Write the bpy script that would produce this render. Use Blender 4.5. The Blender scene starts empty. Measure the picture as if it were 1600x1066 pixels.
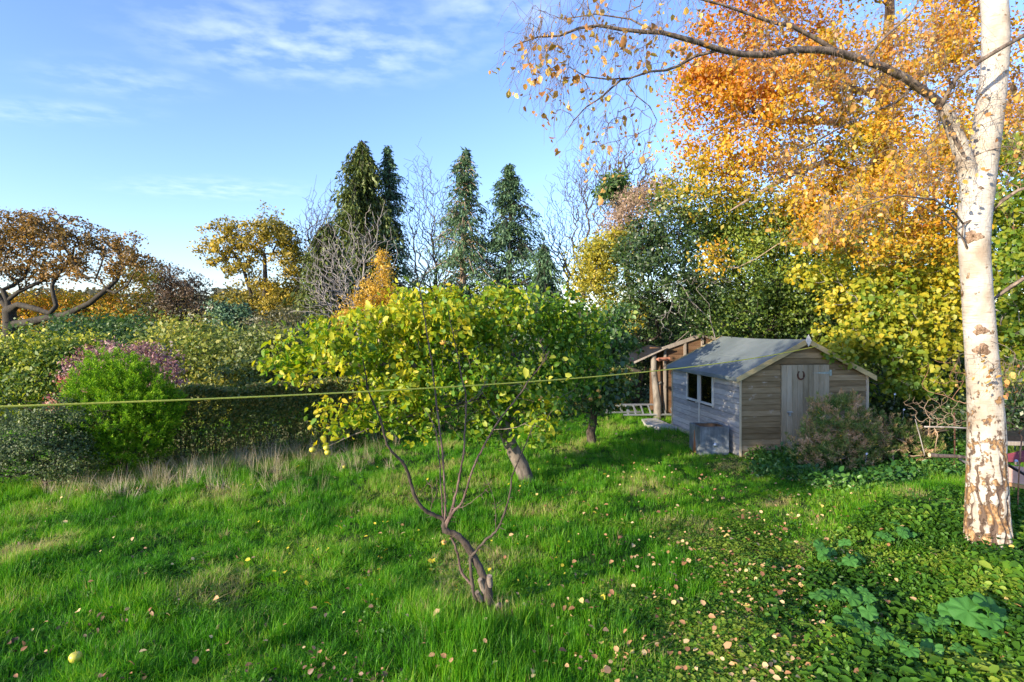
import bpy, math, random
import numpy as np
from mathutils import Vector

R = math.radians
rng = np.random.default_rng(11)
random.seed(11)
SC = bpy.context.scene
COL = SC.collection

# ---------------------------------------------------------------- camera
F, CX, HY, CH = 900.0, 800.0, 509.0, 2.84     # focal length in photo pixels, centre column, horizon row, eye height
cam = bpy.data.cameras.new('camera')
cam.lens = 36 * F / 1600; cam.sensor_width = 36; cam.shift_y = -(533 - HY) / 1600
cam.clip_start = 0.05; cam.clip_end = 3000
camo = bpy.data.objects.new('camera', cam); COL.objects.link(camo)
camo.location = (0, 0, CH); camo.rotation_euler = (R(90), 0, 0)
SC.camera = camo

# ---------------------------------------------------------------- sky, sun, exposure
SUN_AZ, SUN_EL = R(-130), R(14)               # azimuth from +Y, clockwise
sunv = Vector((math.sin(SUN_AZ) * math.cos(SUN_EL), math.cos(SUN_AZ) * math.cos(SUN_EL), math.sin(SUN_EL)))
w = bpy.data.worlds.new('World'); SC.world = w; w.use_nodes = True
nt = w.node_tree; N = nt.nodes; Lk = nt.links
bg = N['Background']; bg.inputs[1].default_value = 0.15
sky = N.new('ShaderNodeTexSky'); sky.sky_type = 'NISHITA'; sky.sun_disc = False
sky.sun_elevation = SUN_EL; sky.sun_rotation = SUN_AZ
sky.air_density = 1.1; sky.dust_density = 0.3; sky.ozone_density = 2.2
geo = N.new('ShaderNodeTexCoord')
sep = N.new('ShaderNodeSeparateXYZ'); Lk.new(geo.outputs['Generated'], sep.inputs[0])
zz = N.new('ShaderNodeMath'); zz.operation = 'MAXIMUM'; zz.inputs[1].default_value = 0.08; Lk.new(sep.outputs[2], zz.inputs[0])
dx = N.new('ShaderNodeMath'); dx.operation = 'DIVIDE'; Lk.new(sep.outputs[0], dx.inputs[0]); Lk.new(zz.outputs[0], dx.inputs[1])
dy = N.new('ShaderNodeMath'); dy.operation = 'DIVIDE'; Lk.new(sep.outputs[1], dy.inputs[0]); Lk.new(zz.outputs[0], dy.inputs[1])
cmb = N.new('ShaderNodeCombineXYZ'); Lk.new(dx.outputs[0], cmb.inputs[0]); Lk.new(dy.outputs[0], cmb.inputs[1])
n1 = N.new('ShaderNodeTexNoise'); n1.inputs['Scale'].default_value = 5.0; n1.inputs['Detail'].default_value = 9; n1.inputs['Roughness'].default_value = 0.52
mpn = N.new('ShaderNodeMapping'); mpn.inputs['Scale'].default_value = (1.3, 1.5, 1); Lk.new(cmb.outputs[0], mpn.inputs[0]); Lk.new(mpn.outputs[0], n1.inputs['Vector'])
r1 = N.new('ShaderNodeMapRange'); r1.inputs[1].default_value = 0.40; r1.inputs[2].default_value = 0.68; Lk.new(n1.outputs[0], r1.inputs[0])
acc = None
for (cx_, cy_, sx_, sy_, am_) in ((-0.70, 2.05, 0.85, 0.5, 1.0), (-1.6, 2.35, 0.5, 0.3, 0.5), (-2.2, 2.7, 0.7, 0.25, 0.5), (-0.05, 1.8, 0.4, 0.3, 0.8), (-2.2, 4.2, 1.0, 0.5, 0.6), (1.6, 2.6, 1.2, 1.0, 0.6), (0.5, -1.5, 2.5, 1.5, 0.8)):
    m_ = N.new('ShaderNodeMapping'); m_.vector_type = 'TEXTURE'; m_.inputs['Location'].default_value = (cx_, cy_, 0); m_.inputs['Scale'].default_value = (sx_, sy_, 1); Lk.new(cmb.outputs[0], m_.inputs[0])
    l_ = N.new('ShaderNodeVectorMath'); l_.operation = 'LENGTH'; Lk.new(m_.outputs[0], l_.inputs[0])
    q_ = N.new('ShaderNodeMapRange'); q_.interpolation_type = 'SMOOTHSTEP'; q_.inputs[1].default_value = 1.0; q_.inputs[2].default_value = 0.15; q_.inputs[3].default_value = 0; q_.inputs[4].default_value = am_; Lk.new(l_.outputs['Value'], q_.inputs[0])
    if acc is None: acc = q_.outputs[0]
    else:
        a_ = N.new('ShaderNodeMath'); a_.operation = 'MAXIMUM'; Lk.new(acc, a_.inputs[0]); Lk.new(q_.outputs[0], a_.inputs[1]); acc = a_.outputs[0]
mu = N.new('ShaderNodeMath'); mu.operation = 'MULTIPLY'; Lk.new(r1.outputs[0], mu.inputs[0]); Lk.new(acc, mu.inputs[1])
mu2 = N.new('ShaderNodeMath'); mu2.operation = 'MULTIPLY'; mu2.inputs[1].default_value = 0.28; Lk.new(mu.outputs[0], mu2.inputs[0])
mx = N.new('ShaderNodeMix'); mx.data_type = 'RGBA'; Lk.new(mu2.outputs[0], mx.inputs[0])
Lk.new(sky.outputs[0], mx.inputs[6]); mx.inputs[7].default_value = (3.4, 3.7, 4.4, 1)
tn_s = N.new('ShaderNodeMix'); tn_s.data_type = 'RGBA'; tn_s.blend_type = 'MULTIPLY'; tn_s.inputs[0].default_value = 1.0
tn_s.inputs[7].default_value = (0.585, 0.625, 0.86, 1); Lk.new(sky.outputs[0], tn_s.inputs[6]); Lk.new(tn_s.outputs[2], mx.inputs[6])
Lk.new(mx.outputs[2], bg.inputs[0])

sl = bpy.data.lights.new('sun', 'SUN'); sl.energy = 3.0; sl.angle = R(0.5); sl.color = (1.0, 0.86, 0.66)
so = bpy.data.objects.new('sun', sl); COL.objects.link(so); so.rotation_euler = (-sunv).to_track_quat('-Z', 'Y').to_euler()
so.location = (-20, -20, 30)

SC.view_settings.view_transform = 'Standard'; SC.view_settings.look = 'None'
SC.view_settings.exposure = 1.74; SC.view_settings.gamma = 1.0
SC.cycles.max_bounces = 6; SC.cycles.diffuse_bounces = 3; SC.cycles.glossy_bounces = 2
SC.cycles.transmission_bounces = 4; SC.cycles.transparent_max_bounces = 6
SC.cycles.sample_clamp_indirect = 4

# ---------------------------------------------------------------- helpers
def vnoise(x, y, s=1.0, seed=0):
    x = np.asarray(x, float) * s + 100.3 + seed * 17.1; y = np.asarray(y, float) * s + 77.7 + seed * 9.3
    xi = np.floor(x); yi = np.floor(y); fx = x - xi; fy = y - yi
    fx = fx * fx * (3 - 2 * fx); fy = fy * fy * (3 - 2 * fy)
    def h(a, b):
        v = np.sin(a * 127.1 + b * 311.7 + seed * 3.7) * 43758.5453
        return v - np.floor(v)
    return (h(xi, yi) * (1 - fx) + h(xi + 1, yi) * fx) * (1 - fy) + (h(xi, yi + 1) * (1 - fx) + h(xi + 1, yi + 1) * fx) * fy

def sstep(a, b, x):
    t = np.clip((np.asarray(x, float) - a) / (b - a), 0, 1); return t * t * (3 - 2 * t)

def zg(x, y):
    x = np.asarray(x, float); y = np.asarray(y, float)
    near = 1 - sstep(16, 30, np.hypot(x, y))
    z = near * (0.10 * (vnoise(x, y, 0.55, 1) - 0.5) + 0.11 * (vnoise(x, y, 1.7, 2) - 0.5) + 0.05 * (vnoise(x, y, 4.1, 3) - 0.5))
    z = z + 0.34 * sstep(3.2, 5.2, x) * (1 - sstep(7.5, 11.5, y))
    z = z + 0.10 * np.exp(-((x + 0.9) ** 2 + (y - 5.1) ** 2) / 1.2)
    flat = np.exp(-(np.maximum(0, np.abs(x - 5.5) - 2.3) ** 2 + np.maximum(0, np.abs(y - 14.6) - 2.6) ** 2) / 0.5)
    return z * (1 - flat)

def W(px, py, d): return Vector(((px - CX) / F * d, d, CH - (py - HY) / F * d))
def G(px, py):
    z = 0.0
    for _ in range(25):
        d = (CH - z) * F / (py - HY); z = 0.5 * z + 0.5 * float(zg((px - CX) / F * d, d))
    return Vector(((px - CX) / F * d, d, float(zg((px - CX) / F * d, d))))
def pixel(x, y, z): return CX + F * x / y, HY + F * (CH - z) / y

def tag(o, label=None, cat=None, group=None, kind=None):
    if label: o['label'] = label
    if cat: o['category'] = cat
    if group: o['group'] = group
    if kind: o['kind'] = kind
    return o
def empty(name, loc, label, cat, group=None, rz=0):
    o = bpy.data.objects.new(name, None); COL.objects.link(o); o.location = loc; o.rotation_euler = (0, 0, rz)
    o.empty_display_size = 0.2
    return tag(o, label, cat, group)

def mesh_obj(name, verts, faces, mat, parent=None, attrs=None, smooth=False, off=None, matidx=None, link=True):
    """faces: list of (n,k) int arrays (or one)"""
    if not isinstance(faces, list): faces = [faces]
    verts = np.asarray(verts, np.float32).reshape(-1, 3)
    if off is not None: verts = verts - np.asarray(off, np.float32)
    me = bpy.data.meshes.new(name)
    me.vertices.add(len(verts)); me.vertices.foreach_set('co', verts.ravel())
    li = np.concatenate([f.ravel() for f in faces]).astype(np.int32)
    tot = np.concatenate([np.full(len(f), f.shape[1]) for f in faces]).astype(np.int32)
    st = np.concatenate([[0], np.cumsum(tot)[:-1]]).astype(np.int32)
    me.loops.add(len(li)); me.loops.foreach_set('vertex_index', li)
    me.polygons.add(len(tot)); me.polygons.foreach_set('loop_start', st)
    if smooth: me.polygons.foreach_set('use_smooth', np.ones(len(tot), bool))
    me.update(calc_edges=True)
    if attrs:
        for k, (dom, v) in attrs.items():
            a = me.attributes.new(k, 'FLOAT', dom); a.data.foreach_set('value', np.asarray(v, np.float32))
    for m in (mat if isinstance(mat, list) else [mat]): me.materials.append(m)
    if matidx is not None: me.polygons.foreach_set('material_index', np.asarray(matidx, np.int32))
    o = bpy.data.objects.new(name, me)
    if link: COL.objects.link(o)
    if parent: o.parent = parent
    return o

class MB:
    """collects boxes, prisms and tubes into one mesh"""
    def __init__(s): s.v = []; s.f = []; s.n = 0
    def add(s, v, f):
        s.v += [tuple(p) for p in v]; s.f += [[i + s.n for i in q] for q in f]; s.n += len(v); return s
    def box(s, a, b, M=None):
        x0, y0, z0 = a; x1, y1, z1 = b
        v = [(x0,y0,z0),(x1,y0,z0),(x1,y1,z0),(x0,y1,z0),(x0,y0,z1),(x1,y0,z1),(x1,y1,z1),(x0,y1,z1)]
        if M: v = [M(p) for p in v]
        return s.add(v, [[0,3,2,1],[4,5,6,7],[0,1,5,4],[1,2,6,5],[2,3,7,6],[3,0,4,7]])
    def prism(s, poly, ext, M=None):
        n = len(poly); v = [tuple(p) for p in poly] + [tuple(Vector(p) + Vector(ext)) for p in poly]
        if M: v = [M(p) for p in v]
        return s.add(v, [list(range(n))[::-1], list(range(n, 2 * n))] + [[i, (i + 1) % n, n + (i + 1) % n, n + i] for i in range(n)])
    def tube(s, pts, rad, sides=8, cap=True):
        pts = [Vector(p) for p in pts]; n = len(pts)
        if not hasattr(rad, '__len__'): rad = [rad] * n
        v = []
        for i, p in enumerate(pts):
            t = (pts[min(i + 1, n - 1)] - pts[max(i - 1, 0)]).normalized()
            u = t.cross(Vector((0.13, 0.31, 1)) if abs(t.z) < 0.9 else Vector((1, 0.2, 0))).normalized(); q = t.cross(u)
            for k in range(sides):
                a = 2 * math.pi * k / sides; v.append(tuple(p + (u * math.cos(a) + q * math.sin(a)) * rad[i]))
        f = [[i * sides + k, i * sides + (k + 1) % sides, (i + 1) * sides + (k + 1) % sides, (i + 1) * sides + k] for i in range(n - 1) for k in range(sides)]
        if cap: f += [list(range(sides))[::-1], [(n - 1) * sides + k for k in range(sides)]]
        return s.add(v, f)
    def build(s, name, mat, parent=None, smooth=False, bevel=0):
        me = bpy.data.meshes.new(name); me.from_pydata(s.v, [], s.f); me.update()
        if smooth: me.polygons.foreach_set('use_smooth', np.ones(len(me.polygons), bool))
        me.materials.append(mat)
        o = bpy.data.objects.new(name, me); COL.objects.link(o)
        if parent: o.parent = parent
        if bevel:
            b = o.modifiers.new('bevel', 'BEVEL'); b.width = bevel; b.segments = 2; b.limit_method = 'ANGLE'
        return o

# ---------------------------------------------------------------- materials
def newmat(name):
    m = bpy.data.materials.new(name); m.use_nodes = True
    for n in list(m.node_tree.nodes): m.node_tree.nodes.remove(n)
    return m, m.node_tree.nodes, m.node_tree.links
def nd(N, t, **kw):
    n = N.new(t)
    for k, v in kw.items():
        if k.startswith('i_'): n.inputs[k[2:]].default_value = v
        else: setattr(n, k, v)
    return n
def ramp(N, stops):
    r = N.new('ShaderNodeValToRGB'); e = r.color_ramp.elements
    while len(e) < len(stops): e.new(0.5)
    for a, (p, c) in zip(e, stops): a.position = p; a.color = (*c, 1)
    return r
def mixc(N, L, fac, a, b, bt='MIX'):
    m = N.new('ShaderNodeMix'); m.data_type = 'RGBA'; m.blend_type = bt
    for s, v in ((0, fac), (6, a), (7, b)):
        if hasattr(v, 'links'): L.new(v, m.inputs[s])
        else: m.inputs[s].default_value = v if s == 0 else (*v, 1)
    return m.outputs[2]

def leaf_mat(name, stops, ns=0.6, amt=0.7, transl=0.35, gloss=0.03, attr='rnd', inst=False, tint=None, rough=0.55):
    """colour from a ramp driven by a per-leaf random value and a patchy noise over the place"""
    m, N, L = newmat(name)
    at = nd(N, 'ShaderNodeAttribute', attribute_name=attr)
    g = nd(N, 'ShaderNodeNewGeometry')
    no = nd(N, 'ShaderNodeTexNoise'); no.inputs['Scale'].default_value = ns; no.inputs['Detail'].default_value = 3
    L.new(g.outputs['Position'], no.inputs['Vector'])
    mr = nd(N, 'ShaderNodeMapRange'); mr.inputs[1].default_value = 0.3; mr.inputs[2].default_value = 0.7; L.new(no.outputs[0], mr.inputs[0])
    mm = nd(N, 'ShaderNodeMix'); mm.inputs[0].default_value = amt
    L.new(at.outputs['Fac'], mm.inputs[2]); L.new(mr.outputs[0], mm.inputs[3])
    fac = mm.outputs[0]
    if inst:
        ia = nd(N, 'ShaderNodeAttribute', attribute_name='tint', attribute_type='INSTANCER')
        ad = nd(N, 'ShaderNodeMath', operation='ADD', use_clamp=True); L.new(fac, ad.inputs[0]); L.new(ia.outputs['Fac'], ad.inputs[1]); fac = ad.outputs[0]
    r = ramp(N, stops); L.new(fac, r.inputs[0]); c = r.outputs[0]
    d = nd(N, 'ShaderNodeBsdfDiffuse'); L.new(c, d.inputs[0])
    t = nd(N, 'ShaderNodeBsdfTranslucent')
    tc = mixc(N, L, 0.5, c, (0.9, 0.95, 0.4), 'MULTIPLY'); tc2 = mixc(N, L, 1.0, tc, (1.3, 1.3, 1.1), 'MULTIPLY'); L.new(tc2, t.inputs[0])
    s = nd(N, 'ShaderNodeMixShader'); s.inputs[0].default_value = transl; L.new(d.outputs[0], s.inputs[1]); L.new(t.outputs[0], s.inputs[2])
    gl = nd(N, 'ShaderNodeBsdfGlossy'); gl.inputs['Roughness'].default_value = rough; gl.inputs[0].default_value = (1, 1, 1, 1)
    s2 = nd(N, 'ShaderNodeMixShader'); s2.inputs[0].default_value = gloss; L.new(s.outputs[0], s2.inputs[1]); L.new(gl.outputs[0], s2.inputs[2])
    o = nd(N, 'ShaderNodeOutputMaterial'); L.new(s2.outputs[0], o.inputs[0])
    return m

def bark_mat(name, a, b, scale=6, stretch=(1, 1, 0.25), bump=0.6, rough=0.9, c=None):
    m, N, L = newmat(name)
    tc = nd(N, 'ShaderNodeNewGeometry'); mp = nd(N, 'ShaderNodeMapping'); mp.inputs['Scale'].default_value = stretch
    L.new(tc.outputs['Position'], mp.inputs[0])
    no = nd(N, 'ShaderNodeTexNoise'); no.inputs['Scale'].default_value = scale; no.inputs['Detail'].default_value = 7; no.inputs['Roughness'].default_value = 0.65
    L.new(mp.outputs[0], no.inputs['Vector'])
    st = [(0.35, a), (0.65, b)] + ([(0.75, c)] if c else [])
    r = ramp(N, st); L.new(no.outputs[0], r.inputs[0])
    p = nd(N, 'ShaderNodeBsdfPrincipled'); p.inputs['Roughness'].default_value = rough; L.new(r.outputs[0], p.inputs['Base Color'])
    bu = nd(N, 'ShaderNodeBump'); bu.inputs['Strength'].default_value = bump; bu.inputs['Distance'].default_value = 0.02
    L.new(no.outputs[0], bu.inputs['Height']); L.new(bu.outputs[0], p.inputs['Normal'])
    o = nd(N, 'ShaderNodeOutputMaterial'); L.new(p.outputs[0], o.inputs[0])
    return m

def wood_mat(name, stops, axis='x', scale=5, rough=0.85, board=0, knots=0.0, knotcol=(0.5, 0.48, 0.44), spec=0.2):
    """weathered timber with the grain along one local axis, a tone of its own per board and light flecks round the knots"""
    m, N, L = newmat(name)
    tc = nd(N, 'ShaderNodeTexCoord')
    sc = {'x': (0.12, 1, 1), 'y': (1, 0.12, 1), 'z': (1, 1, 0.12)}[axis]
    mp = nd(N, 'ShaderNodeMapping'); mp.inputs['Scale'].default_value = sc; L.new(tc.outputs['Object'], mp.inputs[0])
    no = nd(N, 'ShaderNodeTexNoise'); no.inputs['Scale'].default_value = scale * 5; no.inputs['Detail'].default_value = 8; no.inputs['Roughness'].default_value = 0.7
    L.new(mp.outputs[0], no.inputs['Vector'])
    n2 = nd(N, 'ShaderNodeTexNoise'); n2.inputs['Scale'].default_value = scale * 0.8; n2.inputs['Detail'].default_value = 3
    L.new(mp.outputs[0], n2.inputs['Vector'])
    a = nd(N, 'ShaderNodeMath', operation='MULTIPLY_ADD'); a.inputs[1].default_value = 0.6; L.new(no.outputs[0], a.inputs[0])
    b = nd(N, 'ShaderNodeMath', operation='MULTIPLY'); b.inputs[1].default_value = 0.4; L.new(n2.outputs[0], b.inputs[0]); L.new(b.outputs[0], a.inputs[2])
    at = nd(N, 'ShaderNodeAttribute', attribute_name='rnd')
    c = nd(N, 'ShaderNodeMath', operation='MULTIPLY_ADD'); c.inputs[1].default_value = board; L.new(at.outputs['Fac'], c.inputs[0]); L.new(a.outputs[0], c.inputs[2])
    r = ramp(N, stops); L.new(c.outputs[0], r.inputs[0]); col = r.outputs[0]
    if knots > 0:
        v = nd(N, 'ShaderNodeTexVoronoi'); v.inputs['Scale'].default_value = 3.6; v.inputs['Randomness'].default_value = 1.0
        mpk = nd(N, 'ShaderNodeMapping'); mpk.inputs['Scale'].default_value = {'x': (0.8, 1, 1.1), 'y': (1, 0.8, 1.1), 'z': (1.3, 1.3, 0.7)}[axis]
        nk = nd(N, 'ShaderNodeTexNoise'); nk.inputs['Scale'].default_value = 14; L.new(tc.outputs['Object'], nk.inputs['Vector'])
        vm = nd(N, 'ShaderNodeVectorMath', operation='MULTIPLY_ADD'); vm.inputs[1].default_value = (0.16, 0.16, 0.16)
        L.new(nk.outputs['Color'], vm.inputs[0]); L.new(tc.outputs['Object'], vm.inputs[2]); L.new(vm.outputs[0], mpk.inputs[0]); L.new(mpk.outputs[0], v.inputs['Vector'])
        mr = nd(N, 'ShaderNodeMapRange'); mr.inputs[1].default_value = 0.2; mr.inputs[2].default_value = 0.07; mr.inputs[3].default_value = 0; mr.inputs[4].default_value = knots
        L.new(v.outputs['Distance'], mr.inputs[0])
        m2 = nd(N, 'ShaderNodeMath', operation='MULTIPLY'); L.new(mr.outputs[0], m2.inputs[0])
        mr3 = nd(N, 'ShaderNodeMapRange'); mr3.inputs[1].default_value = 0.45; mr3.inputs[2].default_value = 0.6; L.new(no.outputs[0], mr3.inputs[0]); L.new(mr3.outputs[0], m2.inputs[1])
        col = mixc(N, L, m2.outputs[0], col, knotcol)
    p = nd(N, 'ShaderNodeBsdfPrincipled'); p.inputs['Roughness'].default_value = rough; p.inputs['Specular IOR Level'].default_value = spec
    L.new(col, p.inputs['Base Color'])
    bu = nd(N, 'ShaderNodeBump'); bu.inputs['Strength'].default_value = 0.5; bu.inputs['Distance'].default_value = 0.004
    L.new(no.outputs[0], bu.inputs['Height']); L.new(bu.outputs[0], p.inputs['Normal'])
    o = nd(N, 'ShaderNodeOutputMaterial'); L.new(p.outputs[0], o.inputs[0])
    return m

def plain_mat(name, col, rough=0.6, metal=0.0, var=0.25, scale=8, bump=0.15, spec=0.5):
    m, N, L = newmat(name)
    tc = nd(N, 'ShaderNodeTexCoord'); no = nd(N, 'ShaderNodeTexNoise'); no.inputs['Scale'].default_value = scale; no.inputs['Detail'].default_value = 6
    L.new(tc.outputs['Object'], no.inputs['Vector'])
    r = ramp(N, [(0.3, tuple(c * (1 - var) for c in col)), (0.7, tuple(min(1, c * (1 + var)) for c in col))]); L.new(no.outputs[0], r.inputs[0])
    p = nd(N, 'ShaderNodeBsdfPrincipled'); p.inputs['Roughness'].default_value = rough; p.inputs['Metallic'].default_value = metal; p.inputs['Specular IOR Level'].default_value = spec
    L.new(r.outputs[0], p.inputs['Base Color'])
    bu = nd(N, 'ShaderNodeBump'); bu.inputs['Strength'].default_value = bump; bu.inputs['Distance'].default_value = 0.01
    L.new(no.outputs[0], bu.inputs['Height']); L.new(bu.outputs[0], p.inputs['Normal'])
    o = nd(N, 'ShaderNodeOutputMaterial'); L.new(p.outputs[0], o.inputs[0])
    return m

BARK = bark_mat('bark_brown', (0.022, 0.015, 0.010), (0.105, 0.08, 0.06), 14, (1, 1, .4), 1.0)
BARK_OAK = bark_mat('bark_oak', (0.015, 0.012, 0.009), (0.055, 0.047, 0.032), 4)
BARK_GREY = bark_mat('bark_pale_grey', (0.13, 0.115, 0.10), (0.34, 0.31, 0.28), 8)
BARK_RED = bark_mat('bark_reddish', (0.05, 0.028, 0.022), (0.17, 0.115, 0.095), 14, (1, 1, 0.5), 0.5)
BARK_TAN = bark_mat('bark_tan', (0.20, 0.14, 0.09), (0.42, 0.31, 0.21), 8)
BARK_GREEN = bark_mat('bark_mossy', (0.05, 0.05, 0.03), (0.20, 0.19, 0.13), 5)

# ---------------------------------------------------------------- wood: branches grown towards points in the crown
def grow(seeds, targets, rtip=0.006, ex=0.42, wig=0.08, zpen=0.6, plen=0.12, step=None, seed_r=None, droop=0.0, rmax=None, order_from=None, curl=1.0):
    cap = 200000
    P = np.zeros((cap, 3)); par = np.full(cap, -1); pl = np.zeros(cap); DR = np.zeros((cap, 3)); fr = np.zeros(cap)
    n = 0
    for si, s in enumerate(seeds):
        s = np.array([tuple(p) for p in s], float)
        if si == 0: prev = -1; st = 0
        else:
            j = int(np.argmin(np.linalg.norm(P[:n] - s[0], axis=1))); prev = j; st = 0
            if np.linalg.norm(P[j] - s[0]) < 1e-4: st = 1
        for k in range(st, len(s)):
            P[n] = s[k]; par[n] = prev
            if prev >= 0:
                dv = s[k] - P[prev]; l = np.linalg.norm(dv); pl[n] = pl[prev] + l; DR[n] = dv / max(l, 1e-6)
            else: DR[n] = (0, 0, 1)
            if seed_r is not None: fr[n] = np.interp(k / max(1, len(s) - 1), [0, 1], seed_r[si])
            prev = n; n += 1
    T = np.asarray(targets, float)
    if len(T):
        T = T[np.argsort(np.linalg.norm(T - (P[n - 1] if order_from is None else order_from), axis=1))]
    for t in T:
        dv = P[:n] - t
        c = np.sqrt((dv ** 2).sum(1)) + zpen * np.maximum(0, dv[:, 2]) + plen * pl[:n]
        c[0] += 1e3 if n > 1 else 0
        j = int(np.argmin(c)); p0 = P[j].copy(); D = np.linalg.norm(t - p0)
        if D < 1e-3: continue
        k = max(2, min(7, int(math.ceil(D / step)))) if step else 4
        u = np.linspace(0, 1, k + 1)[1:, None]
        c1 = p0 + DR[j] * D * 0.33 * curl + (t - p0) * 0.33 * (1 - curl); c2 = t - np.array([0, 0, 1]) * D * (0.22 - droop) * curl - (t - p0) * (0.2 + 0.13 * (1 - curl))
        pts = (1 - u) ** 3 * p0 + 3 * (1 - u) ** 2 * u * c1 + 3 * (1 - u) * u ** 2 * c2 + u ** 3 * t
        pts[:-1] += rng.normal(0, wig * D / k, (k, 3))[:-1]
        prev = j
        for q in pts:
            P[n] = q; par[n] = prev; dd = q - P[prev]; l = np.linalg.norm(dd); pl[n] = pl[prev] + l; DR[n] = dd / max(l, 1e-6); prev = n; n += 1
    P = P[:n]; par = par[:n]; fr = fr[:n]
    cnt = np.zeros(n); haschild = np.zeros(n, bool); haschild[par[par >= 0]] = True
    cnt[~haschild] = 1
    for i in range(n - 1, 0, -1): cnt[par[i]] += cnt[i]
    rad = rtip * cnt ** ex
    if rmax: rad = np.minimum(rad, rmax)
    rad = np.where(fr > 0, fr, rad)
    for i in range(1, n):
        if fr[i] == 0: rad[i] = min(rad[i], rad[par[i]] * (0.98 if fr[par[i]] == 0 else 0.75))
    # strands
    best = np.full(n, -1)
    for i in range(1, n):
        p = par[i]
        if best[p] < 0 or rad[i] > rad[best[p]]: best[p] = i
    strands = []
    for i in range(n):
        if par[i] < 0 or best[par[i]] != i:
            pts = []; rr = []
            if par[i] >= 0: pts.append(P[par[i]]); rr.append(rad[i])
            k = i
            while k >= 0: pts.append(P[k]); rr.append(rad[k]); k = best[k]
            if len(pts) > 1:
                rr[-1] *= 0.45; strands.append((np.array(pts), np.array(rr)))
    return strands, P, rad

def tube_arrays(strands, sides):
    by = {}
    for p, r in strands: by.setdefault(len(p), []).append((p, r))
    V = []; Fc = []; base = 0
    for n, lst in by.items():
        P = np.stack([a for a, _ in lst]); Rr = np.stack([b for _, b in lst]); S = len(lst)
        T = np.empty_like(P); T[:, 1:-1] = P[:, 2:] - P[:, :-2]; T[:, 0] = P[:, 1] - P[:, 0]; T[:, -1] = P[:, -1] - P[:, -2]
        T /= np.maximum(np.linalg.norm(T, axis=2, keepdims=True), 1e-9)
        m = np.abs(T.mean(1)); ref = np.eye(3)[np.argmin(m, axis=1)][:, None, :]
        U = np.cross(T, ref); U /= np.maximum(np.linalg.norm(U, axis=2, keepdims=True), 1e-9); Q = np.cross(T, U)
        a = np.arange(sides) * 2 * np.pi / sides
        ring = P[:, :, None, :] + Rr[:, :, None, None] * (U[:, :, None, :] * np.cos(a)[None, None, :, None] + Q[:, :, None, :] * np.sin(a)[None, None, :, None])
        V.append(ring.reshape(-1, 3))
        s_, i_, k_ = np.meshgrid(np.arange(S), np.arange(n - 1), np.arange(sides), indexing='ij')
        b0 = base + s_ * n * sides + i_ * sides; k2 = (k_ + 1) % sides
        Fc.append(np.stack([b0 + k_, b0 + k2, b0 + sides + k2, b0 + sides + k_], -1).reshape(-1, 4)); base += S * n * sides
    return np.concatenate(V), np.concatenate(Fc)

def wood_obj(name, strands, mat, parent, off, thick=0.03):
    big = [s for s in strands if s[1][0] >= thick]; small = [s for s in strands if s[1][0] < thick]
    V = []; Fc = []; b = 0
    for grp, sd in ((big, 9), (small, 4)):
        if grp:
            v, f = tube_arrays(grp, sd); V.append(v); Fc.append(f + b); b += len(v)
    return mesh_obj(name, np.concatenate(V), np.concatenate(Fc), mat, parent, smooth=True, off=off)

# ---------------------------------------------------------------- leaves
def leaf_arrays(C, size, ar=0.6, up=0.5, droopv=0.0, shape='kite', sizevar=0.35, outward=None, axisv=None):
    n = len(C)
    nr = rng.normal(0, 1, (n, 3)); nr /= np.linalg.norm(nr, axis=1, keepdims=True)
    nr += np.array([0, -0.25 if up == 0 else 0, max(up, 0.15) if up >= 0 else 0])
    if outward is not None: nr += outward * 0.7
    nr /= np.linalg.norm(nr, axis=1, keepdims=True)
    ax = rng.normal(0, 1, (n, 3)) + np.array([0, 0, -droopv])
    if axisv is not None: ax = ax * 0.35 + axisv
    ax -= nr * (ax * nr).sum(1, keepdims=True); ax /= np.maximum(np.linalg.norm(ax, axis=1, keepdims=True), 1e-6)
    sd = np.cross(nr, ax)
    L = size * (1 + sizevar * rng.normal(0, 1, n)).clip(0.45, 1.9); L = L[:, None]; Wd = L * ar
    rnd = rng.random(n)
    if shape == 'kite':
        f = 0.12 * L
        v = np.stack([C, C + ax * L * 0.45 + sd * Wd * 0.5 + nr * f, C + ax * L, C + ax * L * 0.45 - sd * Wd * 0.5 + nr * f], 1)
        faces = np.arange(4 * n).reshape(n, 4)
        return v.reshape(-1, 3), [faces], rnd
    # folded leaf: midrib and two halves
    f = 0.16 * Wd; cu = nr * L
    mid = C + ax * L * 0.5 + cu * 0.02; tip = C + ax * L - cu * 0.12
    l1 = C + ax * L * 0.28 + sd * Wd * 0.47 + nr * f; l2 = C + ax * L * 0.68 + sd * Wd * 0.40 + nr * f - cu * 0.04
    r1 = C + ax * L * 0.28 - sd * Wd * 0.47 + nr * f; r2 = C + ax * L * 0.68 - sd * Wd * 0.40 + nr * f - cu * 0.04
    v = np.stack([C, mid, tip, l1, l2, r1, r2], 1); b = (np.arange(n) * 7)[:, None]
    fa = np.concatenate([b + np.array([[0, 1, 2, 4, 3]]), b + np.array([[0, 5, 6, 2, 1]])], 1).reshape(-1, 5)
    return v.reshape(-1, 3), [fa], np.repeat(rnd, 2)

def leaves_obj(name, C, size, mat, parent=None, off=None, bias=None, **kw):
    v, f, r = leaf_arrays(C, size, **kw)
    if bias is not None:
        q = bias(C); q = np.repeat(q, len(r) // len(C)); r = np.clip(r * 0.55 + q, 0, 1)
    return mesh_obj(name, v, f, mat, parent, attrs={'rnd': ('FACE', r)}, off=off)

def blob(px, py, rx, ry, d, rd=None):
    c = W(px, py, d); a = rx / F * d; b = ry / F * d
    return np.array([c.x, c.y, c.z, a, rd if rd else (a + b) / 2, b])
def wblob(x, y, z, a, b, c): return np.array([x, y, z, a, b, c])

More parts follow.
